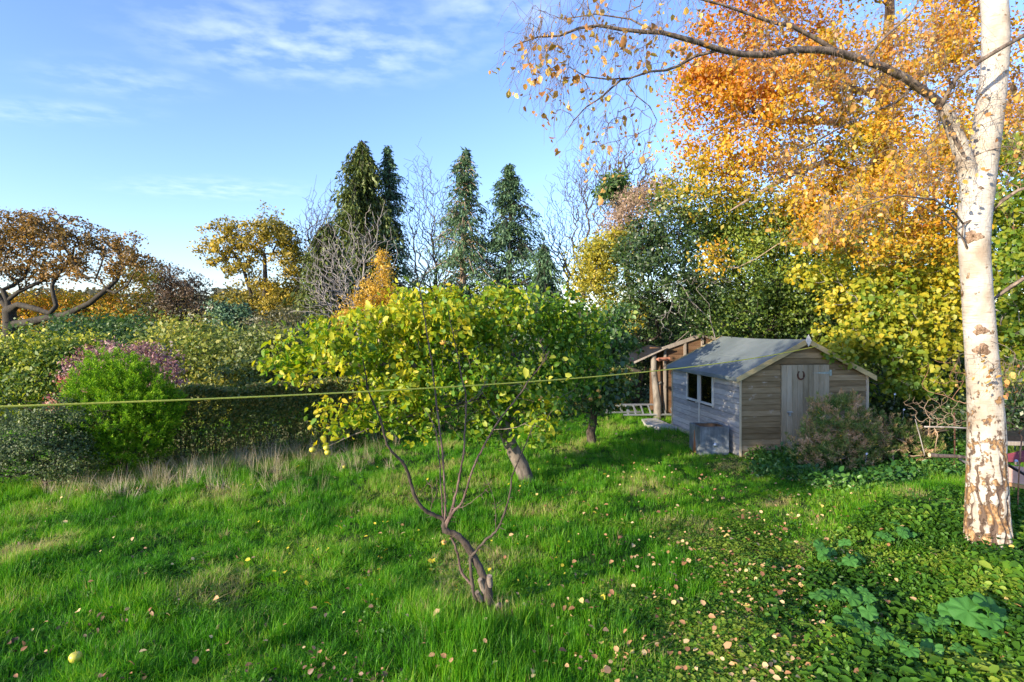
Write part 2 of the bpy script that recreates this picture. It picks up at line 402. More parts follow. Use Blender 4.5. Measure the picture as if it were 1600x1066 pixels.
def clump_pts(blobs, nclump, shell=0.45, zmin=None):
    B = np.array(blobs); vol = (B[:, 3] * B[:, 4] * B[:, 5]) ** (2 / 3.); idx = rng.choice(len(B), nclump, p=vol / vol.sum())
    d = rng.normal(0, 1, (nclump, 3)); d /= np.linalg.norm(d, axis=1, keepdims=True)
    r = rng.random(nclump) ** shell
    c = B[idx, :3] + d * r[:, None] * B[idx, 3:]
    if zmin is not None: c[:, 2] = np.maximum(c[:, 2], zmin + rng.random(nclump) * 0.3)
    return c, d

def clump_leaves(c, d, n, cr, flat=0.7, streak=None):
    k = rng.integers(0, len(c), n); wgt = 0.5 + rng.random(len(c)); 
    g = rng.normal(0, 1, (n, 3)); g /= np.linalg.norm(g, axis=1, keepdims=True)
    g *= (rng.random(n) ** 0.6)[:, None] * 1.75 * cr * wgt[k][:, None] * np.array([1, 1, flat])
    if streak is not None: g += (rng.random((n, 1))) * np.array(streak)
    return c[k] + g, d[k]

def tree(name, label, cat, base, blobs, nclump, nleaf, size, mat, bark, cr=0.4, group=None, trunk_to=None, seeds=None, seed_r=None,
         rtip=0.008, shape='kite', ar=0.6, up=0.0, droopv=0.2, zpen=0.6, shell=0.45, ntarget=None, flat=0.7, zmin=None, wood='trunk', leafname='crown', wig=0.08, streak=None, sizevar=0.35, plen=0.12, ex=0.42, outw=True, bias=None):
    base = Vector(base); e = empty(name, base, label, cat, group)
    c, d = clump_pts(blobs, nclump, shell, zmin)
    if seeds is None:
        top = Vector(trunk_to) if trunk_to is not None else Vector(tuple(np.mean(np.array(blobs)[:, :3], axis=0))) * 0.35 + base * 0.65
        k = 5; seeds = [[base + Vector((0, 0, -0.15))] + [base.lerp(top, i / k) + Vector(tuple(rng.normal(0, 0.04 * (top - base).length / k, 3))) for i in range(1, k + 1)]]
    T = c if ntarget is None else c[rng.permutation(len(c))[:ntarget]]
    st, P, rad = grow(seeds, T, rtip, ex, wig, zpen, plen, seed_r=seed_r)
    wood_obj(wood, st, bark, e, base)
    if nleaf:
        C, o = clump_leaves(c, d, nleaf, cr, flat, streak)
        if zmin is not None: C[:, 2] = np.maximum(C[:, 2], zmin + 0.02)
        leaves_obj(leafname, C, size, mat, e, base, shape=shape, ar=ar, up=up, droopv=droopv, outward=o if outw else None, sizevar=sizevar, bias=bias)
    return e

# ================================================================ GROUND
xs = np.concatenate([np.linspace(-600, -22, 14)[:-1], np.linspace(-22, 18, 240), np.linspace(18, 600, 14)[1:]])
ys = np.concatenate([np.linspace(-120, -3, 6)[:-1], np.linspace(-3, 26, 190), np.linspace(26, 900, 16)[1:]])
X, Y = np.meshgrid(xs, ys); Z = zg(X, Y)
nx, ny = len(xs), len(ys); ii = np.arange(nx * ny).reshape(ny, nx)
gf = np.stack([ii[:-1, :-1], ii[:-1, 1:], ii[1:, 1:], ii[1:, :-1]], -1).reshape(-1, 4)
m, N_, L_ = newmat('soil_and_turf')
g_ = nd(N_, 'ShaderNodeNewGeometry'); no_ = nd(N_, 'ShaderNodeTexNoise'); no_.inputs['Scale'].default_value = 5; no_.inputs['Detail'].default_value = 8
L_.new(g_.outputs['Position'], no_.inputs['Vector'])
r_ = ramp(N_, [(0.35, (0.018, 0.030, 0.008)), (0.55, (0.035, 0.07, 0.014)), (0.75, (0.06, 0.09, 0.02))]); L_.new(no_.outputs[0], r_.inputs[0])
p_ = nd(N_, 'ShaderNodeBsdfPrincipled'); p_.inputs['Roughness'].default_value = 0.95; p_.inputs['Specular IOR Level'].default_value = 0.1; L_.new(r_.outputs[0], p_.inputs['Base Color'])
o_ = nd(N_, 'ShaderNodeOutputMaterial'); L_.new(p_.outputs[0], o_.inputs[0])
tag(mesh_obj('ground', np.stack([X, Y, Z], -1).reshape(-1, 3), gf, m, smooth=True), kind='structure')

# ================================================================ GRASS AND GROUND COVER (instanced tufts)
def proto_collection(name, objs):
    c = bpy.data.collections.new(name)
    for o in objs: c.objects.link(o)
    return c
def scatter(name, pts, rot, scl, idx, tint, protos, label, cat):
    me = bpy.data.meshes.new(name); n = len(pts)
    me.vertices.add(n); me.vertices.foreach_set('co', np.asarray(pts, np.float32).ravel())
    a = me.attributes.new('rot', 'FLOAT_VECTOR', 'POINT'); a.data.foreach_set('vector', np.asarray(rot, np.float32).ravel())
    a = me.attributes.new('scl', 'FLOAT_VECTOR', 'POINT'); a.data.foreach_set('vector', np.asarray(scl, np.float32).ravel())
    a = me.attributes.new('idx', 'INT', 'POINT'); a.data.foreach_set('value', np.asarray(idx, np.int32))
    a = me.attributes.new('tint', 'FLOAT', 'POINT'); a.data.foreach_set('value', np.asarray(tint, np.float32))
    o = bpy.data.objects.new(name, me); COL.objects.link(o)
    ng = bpy.data.node_groups.new(name + '_scatter', 'GeometryNodeTree')
    ng.interface.new_socket('Geometry', in_out='INPUT', socket_type='NodeSocketGeometry')
    ng.interface.new_socket('Geometry', in_out='OUTPUT', socket_type='NodeSocketGeometry')
    gi = ng.nodes.new('NodeGroupInput'); go = ng.nodes.new('NodeGroupOutput')
    ip = ng.nodes.new('GeometryNodeInstanceOnPoints'); ci = ng.nodes.new('GeometryNodeCollectionInfo')
    ci.inputs['Collection'].default_value = proto_collection(name + '_kinds', protos)
    ci.inputs['Separate Children'].default_value = True; ci.inputs['Reset Children'].default_value = True
    ip.inputs['Pick Instance'].default_value = True
    def na(nm, ty):
        q = ng.nodes.new('GeometryNodeInputNamedAttribute'); q.data_type = ty; q.inputs['Name'].default_value = nm; return q
    r = na('rot', 'FLOAT_VECTOR'); e2 = ng.nodes.new('FunctionNodeEulerToRotation'); ng.links.new(r.outputs[0], e2.inputs[0])
    ng.links.new(gi.outputs[0], ip.inputs['Points']); ng.links.new(ci.outputs[0], ip.inputs['Instance'])
    ng.links.new(na('idx', 'INT').outputs[0], ip.inputs['Instance Index'])
    ng.links.new(e2.outputs[0], ip.inputs['Rotation']); ng.links.new(na('scl', 'FLOAT_VECTOR').outputs[0], ip.inputs['Scale'])
    ng.links.new(ip.outputs[0], go.inputs[0])
    md = o.modifiers.new('scatter', 'NODES'); md.node_group = ng
    return tag(o, label, cat, kind='stuff')

def tuft(name, nb, hgt, spread, wid, mat, lean=0.5, seg=3):
    a = rng.random(nb) * 2 * np.pi; rr = np.sqrt(rng.random(nb)) * spread
    b = np.stack([rr * np.cos(a), rr * np.sin(a), np.full(nb, -0.02)], 1)
    da = a + rng.normal(0, 0.9, nb); dr = np.stack([np.cos(da), np.sin(da), np.zeros(nb)], 1)
    h = hgt * rng.uniform(0.45, 1.15, nb); ln = np.abs(rng.normal(0, lean, nb)) * h
    sd = np.stack([-np.sin(da + rng.normal(0, .6, nb)), np.cos(da + rng.normal(0, .6, nb)), np.zeros(nb)], 1)
    V = []
    for k in range(seg + 1):
        t = k / seg; p = b + dr * (ln * t ** 1.8)[:, None]; p[:, 2] += h * (t - 0.28 * t * t * np.minimum(1.5, ln / h))
        ww = wid * (1 - t ** 1.6) + 0.0004
        V.append(p + sd * ww / 2); V.append(p - sd * ww / 2)
    V = np.stack(V, 1); o = (np.arange(nb) * 2 * (seg + 1))[:, None]
    fa = np.concatenate([o + np.array([[2 * k, 2 * k + 1, 2 * k + 3, 2 * k + 2]]) for k in range(seg)], 0)
    rnd = np.tile(rng.random(nb), seg)
    return mesh_obj(name, V.reshape(-1, 3), fa, mat, attrs={'rnd': ('FACE', rnd)}, link=False)

GRASS = leaf_mat('grass_blades', [(0.0, (0.015, 0.08, 0.003)), (0.25, (0.042, 0.20, 0.004)), (0.55, (0.11, 0.36, 0.007)), (0.85, (0.26, 0.46, 0.02)), (1.0, (0.45, 0.38, 0.17))],
                 ns=0.9, amt=0.45, transl=0.4, gloss=0.02, inst=True, rough=0.5)
STRAW = leaf_mat('dry_grass', [(0.0, (0.09, 0.15, 0.03)), (0.35, (0.28, 0.27, 0.12)), (0.65, (0.52, 0.42, 0.27)), (1.0, (0.70, 0.58, 0.46))], ns=1.2, amt=0.4, transl=0.3, gloss=0.03, inst=True)
gp = [tuft('grass_tuft', 34, 0.13, 0.075, 0.0065, GRASS, 0.55), tuft('grass_tuft', 34, 0.15, 0.08, 0.0055, GRASS, 0.8), tuft('grass_tuft', 26, 0.11, 0.08, 0.008, GRASS, 0.9), tuft('grass_tuft', 40, 0.17, 0.06, 0.005, GRASS, 0.65)]
def sample_ground(n, pxr, pyr, pw=1.0):
    px = rng.uniform(*pxr, n); py = pyr[0] + (pyr[1] - pyr[0]) * rng.random(n) ** pw
    d = CH * F / (py - HY)
    for _ in range(6): x = (px - CX) / F * d; d = (CH - zg(x, d)) * F / (py - HY)
    x = (px - CX) / F * d
    return px, py, x, d
def in_shed(x, y):
    u = (x - 4.95) * 0.992 + (y - 12.47) * 0.1268; v = -(x - 4.95) * 0.1268 + (y - 12.47) * 0.992
    return (u > -0.02) & (u < 3.02) & (v > -0.02) & (v < 3.68)
def weed_zone(x, y):      # the rough corner by the birch
    px, py = CX + F * x / y, HY + F * CH / y
    e = 1285 + 22 * np.sin(py / 31.0) + np.clip((880 - py), 0, 200) * 2.2
    return (px > e) & (py > 790)
# world-space jittered density: more tufts near, each covering what it stands on
rows = []
for y0 in np.arange(3.6, 19.5, 0.25):
    half = min(0.95 * y0 + 1.2, 13); x0 = -half
    dens = 230 * (5.0 / max(5.0, y0)) ** 1.15
    n = int(dens * (2 * half) * 0.25); rows.append(np.stack([rng.uniform(-half, half, n), y0 + rng.random(n) * 0.25], 1))
gx, gy = np.concatenate(rows).T
sel = ~in_shed(gx, gy) & ~(weed_zone(gx, gy) & (rng.random(len(gx)) < 0.75))
gx, gy = gx[sel], gy[sel]; n = len(gx)
gz = zg(gx, gy)
hn = 0.55 * vnoise(gx, gy, 1.3, 5) + 0.45 * vnoise(gx, gy, 3.1, 6)
path = np.exp(-((gx - (2.7 + 0.28 * (gy - 5.5))) / 0.75) ** 2)          # the trodden strip up to the shed
hh = (0.42 + 1.35 * hn ** 1.7) * (1 - 0.6 * path)
hh *= 1 + 0.55 * np.exp(-((gx + 0.3) ** 2 + (gy - 5.2) ** 2) / 0.8) + 0.5 * sstep(-2.0, -5.5, gx) * sstep(8.8, 10.5, gy)
hh *= 1 + 0.03 * np.clip(gy - 8, 0, 8)
tn = 0.30 * (vnoise(gx, gy, 0.7, 8) - 0.5) + 0.34 * (vnoise(gx, gy, 2.6, 9) - 0.5) + rng.normal(0, 0.07, n) + 0.10 * path
tn += np.where(rng.random(n) < 0.018, 0.6, 0)
tn += 0.34 * sstep(0.60, 0.8, vnoise(gx, gy, 1.1, 12)) - 0.12 * sstep(-1.0, -4.0, gx) * sstep(8, 5.5, gy)
scatter('grass', np.stack([gx, gy, gz], 1), np.stack([rng.normal(0, 0.12, n), rng.normal(0, 0.12, n), rng.random(n) * 6.28], 1),
        np.stack([np.ones(n) * 1.05, np.ones(n) * 1.05, hh], 1), rng.integers(0, 4, n), tn, gp, 'long uneven green grass of the lawn', 'grass')
print('tufts', n)

# tall dry grass along the hedge
dp = [tuft('dry_tuft', 22, 0.42, 0.09, 0.004, STRAW, 0.45), tuft('dry_tuft', 18, 0.5, 0.07, 0.0035, STRAW, 0.3), tuft('dry_tuft', 24, 0.32, 0.12, 0.005, STRAW, 0.7)]
px, py, x, y = sample_ground(5200, (60, 620), (676, 800), 1.3)
line = 745 - 0.13 * (px - 100)
pr = np.exp(-((py - (line + 2)) / 30.0) ** 2) * (0.3 + 0.7 * sstep(0.38, 0.6, vnoise(x, y, 1.2, 21))) + .45 * np.exp(-((px - 400) / 90) ** 2 - ((py - 735) / 26) ** 2)
pr *= .38
k = rng.random(len(px)) < pr; x, y = x[k], y[k]; n = len(x)
scatter('dry_grass', np.stack([x, y, zg(x, y)], 1), np.stack([rng.normal(0, 0.2, n), rng.normal(0, 0.2, n), rng.random(n) * 6.28], 1),
        np.ones((n, 3)) * rng.uniform(0.6, 1.15, (n, 1)), rng.integers(0, 3, n), 0.5 * (vnoise(x, y, 1.5, 22) - 0.45) + rng.normal(0, .1, n), dp, 'tall straw coloured seeding grass in front of the clipped hedge', 'grass')
# small-leaved weeds and trailing plants
def weed(name, nl, leafsize, h, spread, mat, ar=0.8, up=1.2, extra=None):
    a = rng.random(nl) * 6.283; r = np.sqrt(rng.random(nl)) * spread
    C = np.stack([r * np.cos(a), r * np.sin(a), h * rng.uniform(0.2, 1, nl) * (1 - 0.4 * (r / spread))], 1)
    v, f, rn = leaf_arrays(C, leafsize, ar=ar, up=up, shape='fold', sizevar=0.3)
    return mesh_obj(name, v, f, mat, attrs={'rnd': ('FACE', rn)}, link=False)
WEED = leaf_mat('weed_leaves', [(0.0, (0.02, 0.07, 0.006)), (0.4, (0.045, 0.14, 0.010)), (0.75, (0.11, 0.25, 0.016)), (1.0, (0.26, 0.35, 0.04))], ns=1.5, amt=0.5, transl=0.35, gloss=0.02, inst=True)
VINCA = leaf_mat('glossy_trailing_leaves', [(0.0, (0.014, 0.06, 0.010)), (0.5, (0.045, 0.14, 0.022)), (1.0, (0.15, 0.29, 0.04))], ns=1.5, amt=0.4, transl=0.25, gloss=0.025, inst=True, rough=0.4)
wp = [weed('weed', 60, 0.034, 0.14, 0.14, WEED, 0.85), weed('weed', 46, 0.042, 0.22, 0.16, WEED, 0.6), weed('weed', 90, 0.022, 0.12, 0.13, WEED, 0.8), weed('weed', 22, 0.065, 0.24, 0.15, WEED, 0.5)]
px, py, x, y = sample_ground(9000, (1150, 1720), (770, 1100), 0.8)
k = (weed_zone(x, y)) | ((rng.random(len(x)) < 0.04) & (px > 1180)); x, y = x[k], y[k]; n = len(x)
scatter('weeds', np.stack([x, y, zg(x, y) - 0.02], 1), np.stack([rng.normal(0, 0.2, n), rng.normal(0, 0.2, n), rng.random(n) * 6.28], 1),
        np.ones((n, 3)) * (rng.uniform(0.55, 1.2, (n, 1)) * (0.7 + 0.6 * vnoise(x, y, 1.4, 31))[:, None]), rng.integers(0, 4, n), 0.5 * (vnoise(x, y, 1.8, 32) - 0.5) + rng.normal(0, .08, n), wp,
        'mixed low green weeds filling the corner below the birch', 'ground cover')
# clover patch in the lawn, near right
cp = [weed('clover', 40, 0.022, 0.05, 0.10, WEED, 0.95, 2.5), weed('clover', 30, 0.026, 0.06, 0.11, WEED, 0.95, 2.5)]
px, py, x, y = sample_ground(3600, (860, 1330), (760, 1090), 0.7)
pr = sstep(0.42, 0.6, vnoise(x, y, 0.9, 41)) * sstep(900, 1130, px); k = rng.random(len(x)) < pr; x, y = x[k], y[k]; n = len(x)
scatter('clover', np.stack([x, y, zg(x, y) + 0.035], 1), np.stack([np.zeros(n), np.zeros(n), rng.random(n) * 6.28], 1), np.ones((n, 3)) * rng.uniform(0.8, 1.3, (n, 1)), rng.integers(0, 2, n),
        0.25 + rng.normal(0, .1, n), cp, 'low bright green clover spreading through the grass on the right', 'ground cover')
# periwinkle and ivy round the gorse
def vinca(name, fl):
    v = weed(name, 46, 0.05, 0.24, 0.2, VINCA, 0.5, 0.7)
    return v
vp = [vinca('periwinkle', 0), weed('periwinkle', 40, 0.06, 0.28, 0.2, VINCA, 0.6, 0.6)]
px, py, x, y = sample_ground(2200, (1175, 1560), (650, 775), 1.2)
k = (((px - 1330) / 170.0) ** 2 + ((py - 722) / 46.0) ** 2 < 1 + 0.4 * (vnoise(x, y, 2, 51) - 0.5)) | ((px > 1380) & (py < 745) & (py > 655)); k &= ~in_shed(x, y)
x, y = x[k], y[k]; n = len(x)
scatter('periwinkle', np.stack([x, y, zg(x, y) - 0.02], 1), np.stack([rng.normal(0, 0.25, n), rng.normal(0, 0.25, n), rng.random(n) * 6.28], 1),
        np.ones((n, 3)) * rng.uniform(0.6, 1.25, (n, 1)), rng.integers(0, 2, n), 0.5 * (vnoise(x, y, 1.8, 52) - 0.5), vp, 'dark glossy periwinkle and ivy trailing round the gorse bush', 'ground cover')

px, py, x, y = sample_ground(1500, (-60, 1250), (720, 1100), 0.8)
k = rng.random(len(x)) < 0.45 * sstep(.45, .7, vnoise(x, y, 1.3, 55)); x, y = x[k], y[k]; n = len(x)
scatter('lawn_weeds', np.stack([x, y, zg(x, y) + .01], 1), np.stack([rng.normal(0, .2, n), rng.normal(0, .2, n), rng.random(n) * 6.28], 1), np.ones((n, 3)) * rng.uniform(.35, .8, (n, 1)), rng.integers(0, 4, n),
        -.1 + 0.4 * (vnoise(x, y, 1.8, 56) - 0.5), wp, 'small broad leaved weeds dotted through the lawn', 'ground cover')
DEAD = leaf_mat('dead_leaves', [(0.0, (0.05, 0.025, 0.015)), (0.6, (0.16, 0.085, 0.05)), (1.0, (0.32, 0.20, 0.13))], amt=.1, transl=.1)
px, py, x, y = sample_ground(1400, (-40, 640), (860, 1100), 0.8); k = rng.random(len(x)) < .5 * sstep(.5, .7, vnoise(x, y, 1.6, 57)); x, y = x[k], y[k]
tag(leaves_obj('dead_leaves', np.stack([x, y, zg(x, y) + rng.uniform(.02, .08, len(x))], 1), .042, DEAD, up=.8, shape='fold', ar=.7), 'dark brown dead leaves sunk in the grass at the lower left', 'fallen leaves', kind='stuff')
# fallen leaves
FALL = leaf_mat('fallen_leaves', [(0.0, (0.16, 0.06, 0.025)), (0.3, (0.42, 0.20, 0.08)), (0.6, (0.62, 0.38, 0.17)), (0.85, (0.68, 0.50, 0.24)), (1.0, (0.7, 0.55, 0.06))], ns=3, amt=0.1, transl=0.15, gloss=0.05)
px, py, x, y = sample_ground(9000, (0, 1600), (655, 1090), 0.9)
pr = 0.05 + 0.5 * sstep(850, 1200, px) * sstep(1400, 1250, px) + 0.22 * sstep(720, 1000, px) + 0.6 * np.exp(-((px - 1040) / 70.0) ** 2 - ((py - 700) / 40.0) ** 2)
pr *= 0.35 + 0.9 * vnoise(x, y, 2.2, 61)
k = (rng.random(len(x)) < pr * 0.8) & ~in_shed(x, y); x, y = x[k], y[k]
C = np.stack([x, y, zg(x, y) + rng.uniform(0.08, 0.16, len(x))], 1)
leaves_obj('fallen_leaves', C, 0.046, FALL, up=1.6, shape='fold', ar=0.75, sizevar=0.35)
tag(bpy.data.objects['fallen_leaves'], 'pale tan and orange fallen birch leaves lying on the grass', 'fallen leaves', kind='stuff')
YEL = leaf_mat('yellow_fallen_leaves', [(0.0, (0.45, 0.35, 0.02)), (1.0, (0.75, 0.62, 0.05))], amt=0.1, transl=0.2)
px, py, x, y = sample_ground(900, (380, 980), (700, 960), 1.0); k = rng.random(len(x)) < 0.16; x, y = x[k], y[k]
tag(leaves_obj('fallen_apple_leaves', np.stack([x, y, zg(x, y) + 0.08], 1), 0.045, YEL, up=1.6, shape='fold', ar=0.75), 'bright yellow fallen leaves under the apple tree', 'fallen leaves', kind='stuff')

# ================================================================ THE SHED (local x along the front, y back, origin near left corner)
SH = G(1157, 714); SH = Vector((4.95, 12.47, 0.0)); A = math.atan2(0.1268, 0.992)
SW, SL, SE, SR = 2.99, 3.63, 1.745, 2.50
shed = empty('garden_shed', SH, 'weathered wooden garden shed with grey felt roof and horseshoe on its door', 'shed', rz=A)
SIDE = wood_mat('bleached_shiplap', [(0.34, (0.10, 0.098, 0.10)), (0.50, (0.24, 0.235, 0.235)), (0.68, (0.38, 0.37, 0.36)), (0.9, (0.56, 0.54, 0.50))], 'y', 6, board=0.26, knots=0.5, knotcol=(0.8, 0.8, 0.8))
FRONT = wood_mat('brown_shiplap', [(0.3, (0.06, 0.043, 0.022)), (0.5, (0.15, 0.113, 0.06)), (0.66, (0.23, 0.178, 0.10)), (0.85, (0.33, 0.27, 0.17))], 'x', 4, board=0.24, knots=0.8, knotcol=(0.42, 0.40, 0.36))
DOORW = wood_mat('pale_door_boards', [(0.3, (0.10, 0.085, 0.055)), (0.5, (0.24, 0.21, 0.14)), (0.75, (0.36, 0.33, 0.25))], 'z', 4, board=0.22, knots=0.5)
TRIM = wood_mat('pale_trim', [(0.3, (0.34, 0.29, 0.19)), (0.7, (0.62, 0.55, 0.40))], 'z', 5)
BARGE = wood_mat('treated_barge_board', [(0.3, (0.26, 0.20, 0.09)), (0.7, (0.50, 0.42, 0.22))], 'x', 4)
WFRAME = wood_mat('window_frame_wood', [(0.3, (0.42, 0.40, 0.36)), (0.7, (0.70, 0.68, 0.63))], 'z', 5)
def attr_build(mb_list, name, mat, parent, bevel=0):
    V = []; Fq = []; rn = []; b = 0; poly = []
    me = bpy.data.meshes.new(name); vs = []; fs = []
    for q in mb_list:
        r = random.random(); fs += [[i + len(vs) for i in f] for f in q.f]; vs += q.v; rn += [r] * len(q.f)
    me.from_pydata(vs, [], fs); me.update(); a = me.attributes.new('rnd', 'FLOAT', 'FACE'); a.data.foreach_set('value', rn)
    me.materials.append(mat); o = bpy.data.objects.new(name, me); COL.objects.link(o); o.parent = parent
    if bevel:
        bm = o.modifiers.new('bevel', 'BEVEL'); bm.width = bevel; bm.segments = 1; bm.limit_method = 'ANGLE'
    return o
BH = 0.125
def profile(z0, z1):   # shiplap board: flat face with a scooped top, (out, z)
    return [(0, z0 + 0.002), (0.024, z0 + 0.002), (0.026, z0 + 0.01), (0.014, z1 - 0.018), (0.004, z1), (0, z1)]
def slope_z(u): return SE + (SR - SE) * (1 - abs(u - SW / 2) / (SW / 2))
# side walls with the window cut out
wt0, wt1, wz0, wz1 = 1.22, 2.70, 0.92, 1.66
def side_wall(xw, sgn, cut):
    L = []
    z = 0.0
    while z < SE - 0.01:
        z1 = min(z + BH, SE)
        spans = [(0.0, SL)]
        if cut and z1 > wz0 + 0.01 and z < wz1 - 0.01: spans = [(0.0, wt0), (wt1, SL)]
        for a, b in spans:
            L.append(MB().prism([(xw - sgn * (0.018 - o), a, zz_) for o, zz_ in profile(z, z1)], (0, b - a, 0)))
        z = z1
    return L
attr_build(side_wall(0.0, -1, True), 'side_wall', SIDE, shed)
attr_build(side_wall(SW, 1, False), 'side_wall', SIDE, shed)
# gables: front with the door cut out, back plain
du0, du1, dz1 = 0.93, 2.07, 1.99
def gable(yw, sgn, cut):
    L = []; z = 0.0
    while z < SR - 0.02:
        z1 = min(z + BH, SR)
        def span(zq):
            if zq <= SE: return 0.02, SW - 0.02
            k = (zq - SE) / (SR - SE) * SW / 2; return 0.02 + k, SW - 0.02 - k
        a0, b0 = span(z); a1, b1 = span(z1)
        pieces = [((a0, b0), (a1, b1))]
        if cut and z < dz1 - 0.02: pieces = [((a0, du0), (a1, du0)), ((du1, b0), (du1, b1))]
        for (a, b), (c, d) in pieces:
            if d <= c: d = c = (c + d) / 2
            pr = profile(z, z1); mb = MB(); v = []
            for o, zq in pr:
                t = (zq - z) / (z1 - z); v.append((a + (c - a) * t, yw + sgn * (o - 0.018), zq))
            for o, zq in pr:
                t = (zq - z) / (z1 - z); v.append((b + (d - b) * t, yw + sgn * (o - 0.018), zq))
            n_ = len(pr); mb.add(v, [list(range(n_))[::-1], list(range(n_, 2 * n_))] + [[i, (i + 1) % n_, n_ + (i + 1) % n_, n_ + i] for i in range(n_)])
            L.append(mb)
        z = z1
    return L
attr_build(gable(0.0, -1, True), 'front_wall', FRONT, shed)
attr_build(gable(SL, 1, False), 'back_wall', FRONT, shed)
for (x_, y_) in ((-0.028, -0.028), (SW - 0.007, -0.028), (-0.028, SL - 0.007), (SW - 0.007, SL - 0.007)):
    MB().box((x_, y_, 0), (x_ + 0.035, y_ + 0.035, SE - 0.01)).build('corner_trim', TRIM, shed)
MB().box((-0.032, 1.94, 0.0), (-0.0005, 1.985, wz0 - 0.004)).build('cover_strip', WFRAME, shed)
MB().box((-0.03, -0.03, -0.12), (SW + 0.03, SL + 0.03, -0.003)).build('floor', FRONT, shed)
# windows: two sashes, each frame with its pane
GLASS, gn, gl_ = newmat('dark_window_glass')
gp_ = nd(gn, 'ShaderNodeBsdfPrincipled'); gp_.inputs['Base Color'].default_value = (0.9, 0.95, 0.95, 1); gp_.inputs['Roughness'].default_value = 0.03
gp_.inputs['Transmission Weight'].default_value = 0.0; gtr = nd(gn, 'ShaderNodeBsdfTransparent'); gtr.inputs[0].default_value = (0.75, 0.8, 0.8, 1)
ggl = nd(gn, 'ShaderNodeBsdfGlossy'); ggl.inputs['Roughness'].default_value = 0.02
fre = nd(gn, 'ShaderNodeFresnel'); gms = nd(gn, 'ShaderNodeMixShader'); gl_.new(fre.outputs[0], gms.inputs[0]); gl_.new(gtr.outputs[0], gms.inputs[1]); gl_.new(ggl.outputs[0], gms.inputs[2])
gn.remove(gp_); go_ = nd(gn, 'ShaderNodeOutputMaterial'); gl_.new(gms.outputs[0], go_.inputs[0])
for a, b in ((wt0, 1.945), (1.985, wt1)):
    f_ = 0.05; mb = MB(); x0, x1 = -0.036, 0.03
    mb.box((x0, a, wz0), (x1, a + f_, wz1)); mb.box((x0, b - f_, wz0), (x1, b, wz1))
    mb.box((x0 - 0.006, a + f_, wz0), (x1, b - f_, wz0 + f_)); mb.box((x0, a + f_, wz1 - f_), (x1, b - f_, wz1))
    wf = mb.build('window_frame', WFRAME, shed, bevel=0.003)
    MB().box((-0.004, a + f_, wz0 + f_), (0.0, b - f_, wz1 - f_)).build('pane', GLASS, wf)
MB().box((-0.044, 1.945, wz0 - 0.01), (0.03, 1.985, SE - 0.06)).build('mullion', WFRAME, shed)
# things seen through the glass
DARKIN = plain_mat('shed_clutter', (0.10, 0.10, 0.11), 0.7, var=0.6, scale=6)
mb = MB(); mb.box((0.15, 0.4, 0.75), (0.5, 3.2, 0.80)); mb.tube([(0.3, 1.5, 0.8), (0.3, 1.5, 1.05)], 0.06); mb.tube([(0.25, 1.75, 0.8), (0.27, 1.75, 1.12)], 0.035); mb.box((0.2, 2.2, 0.8), (0.4, 2.4, 1.1)); mb.tube([(0.3, 2.5, 0.8), (0.3, 2.52, 1.25)], 0.05)
mb.build('workbench', DARKIN, shed)
PALEJ = plain_mat('pale_jars', (.55, .55, .52), .5, 0, .4, 9)
for q_ in ([(.10, 1.42, .80), (.10, 1.42, .97), (.10, 1.42, 1.0), (.10, 1.42, 1.04)], [(.09, 2.3, .80), (.09, 2.3, .95), (.09, 2.3, .98), (.09, 2.3, 1.01)]): MB().tube(q_, [.05, .05, .03, .03], 10).build('jar', PALEJ, shed)
# roof: two felted slopes with a slight sag, felt edge hanging over
FELT, fn, fl = newmat('mineral_roof_felt')
tc = nd(fn, 'ShaderNodeTexCoord'); a1 = nd(fn, 'ShaderNodeTexNoise'); a1.inputs['Scale'].default_value = 60; a1.inputs['Detail'].default_value = 4; fl.new(tc.outputs['Object'], a1.inputs['Vector'])
a2 = nd(fn, 'ShaderNodeTexNoise'); a2.inputs['Scale'].default_value = 1.3; a2.inputs['Detail'].default_value = 6; a2.inputs['Roughness'].default_value = 0.7; fl.new(tc.outputs['Object'], a2.inputs['Vector'])
fr_ = ramp(fn, [(0.3, (0.105, 0.13, 0.135)), (0.5, (0.135, 0.165, 0.17)), (0.68, (0.18, 0.21, 0.215))]); fl.new(a2.outputs[0], fr_.inputs[0])
fc = mixc(fn, fl, 0.35, fr_.outputs[0], a1.outputs['Color'], 'OVERLAY')
fp = nd(fn, 'ShaderNodeBsdfPrincipled'); fp.inputs['Roughness'].default_value = 0.75; fl.new(fc, fp.inputs['Base Color'])
fb = nd(fn, 'ShaderNodeBump'); fb.inputs['Strength'].default_value = 0.3; fb.inputs['Distance'].default_value = 0.004; fl.new(a1.outputs[0], fb.inputs['Height']); fl.new(fb.outputs[0], fp.inputs['Normal'])
fo = nd(fn, 'ShaderNodeOutputMaterial'); fl.new(fp.outputs[0], fo.inputs[0])
OV, OH = 0.10, 0.13
def roof_pt(u, v, dz=0.0):      # u across (0..1 eave to ridge, side s), v along
    return u, v, dz
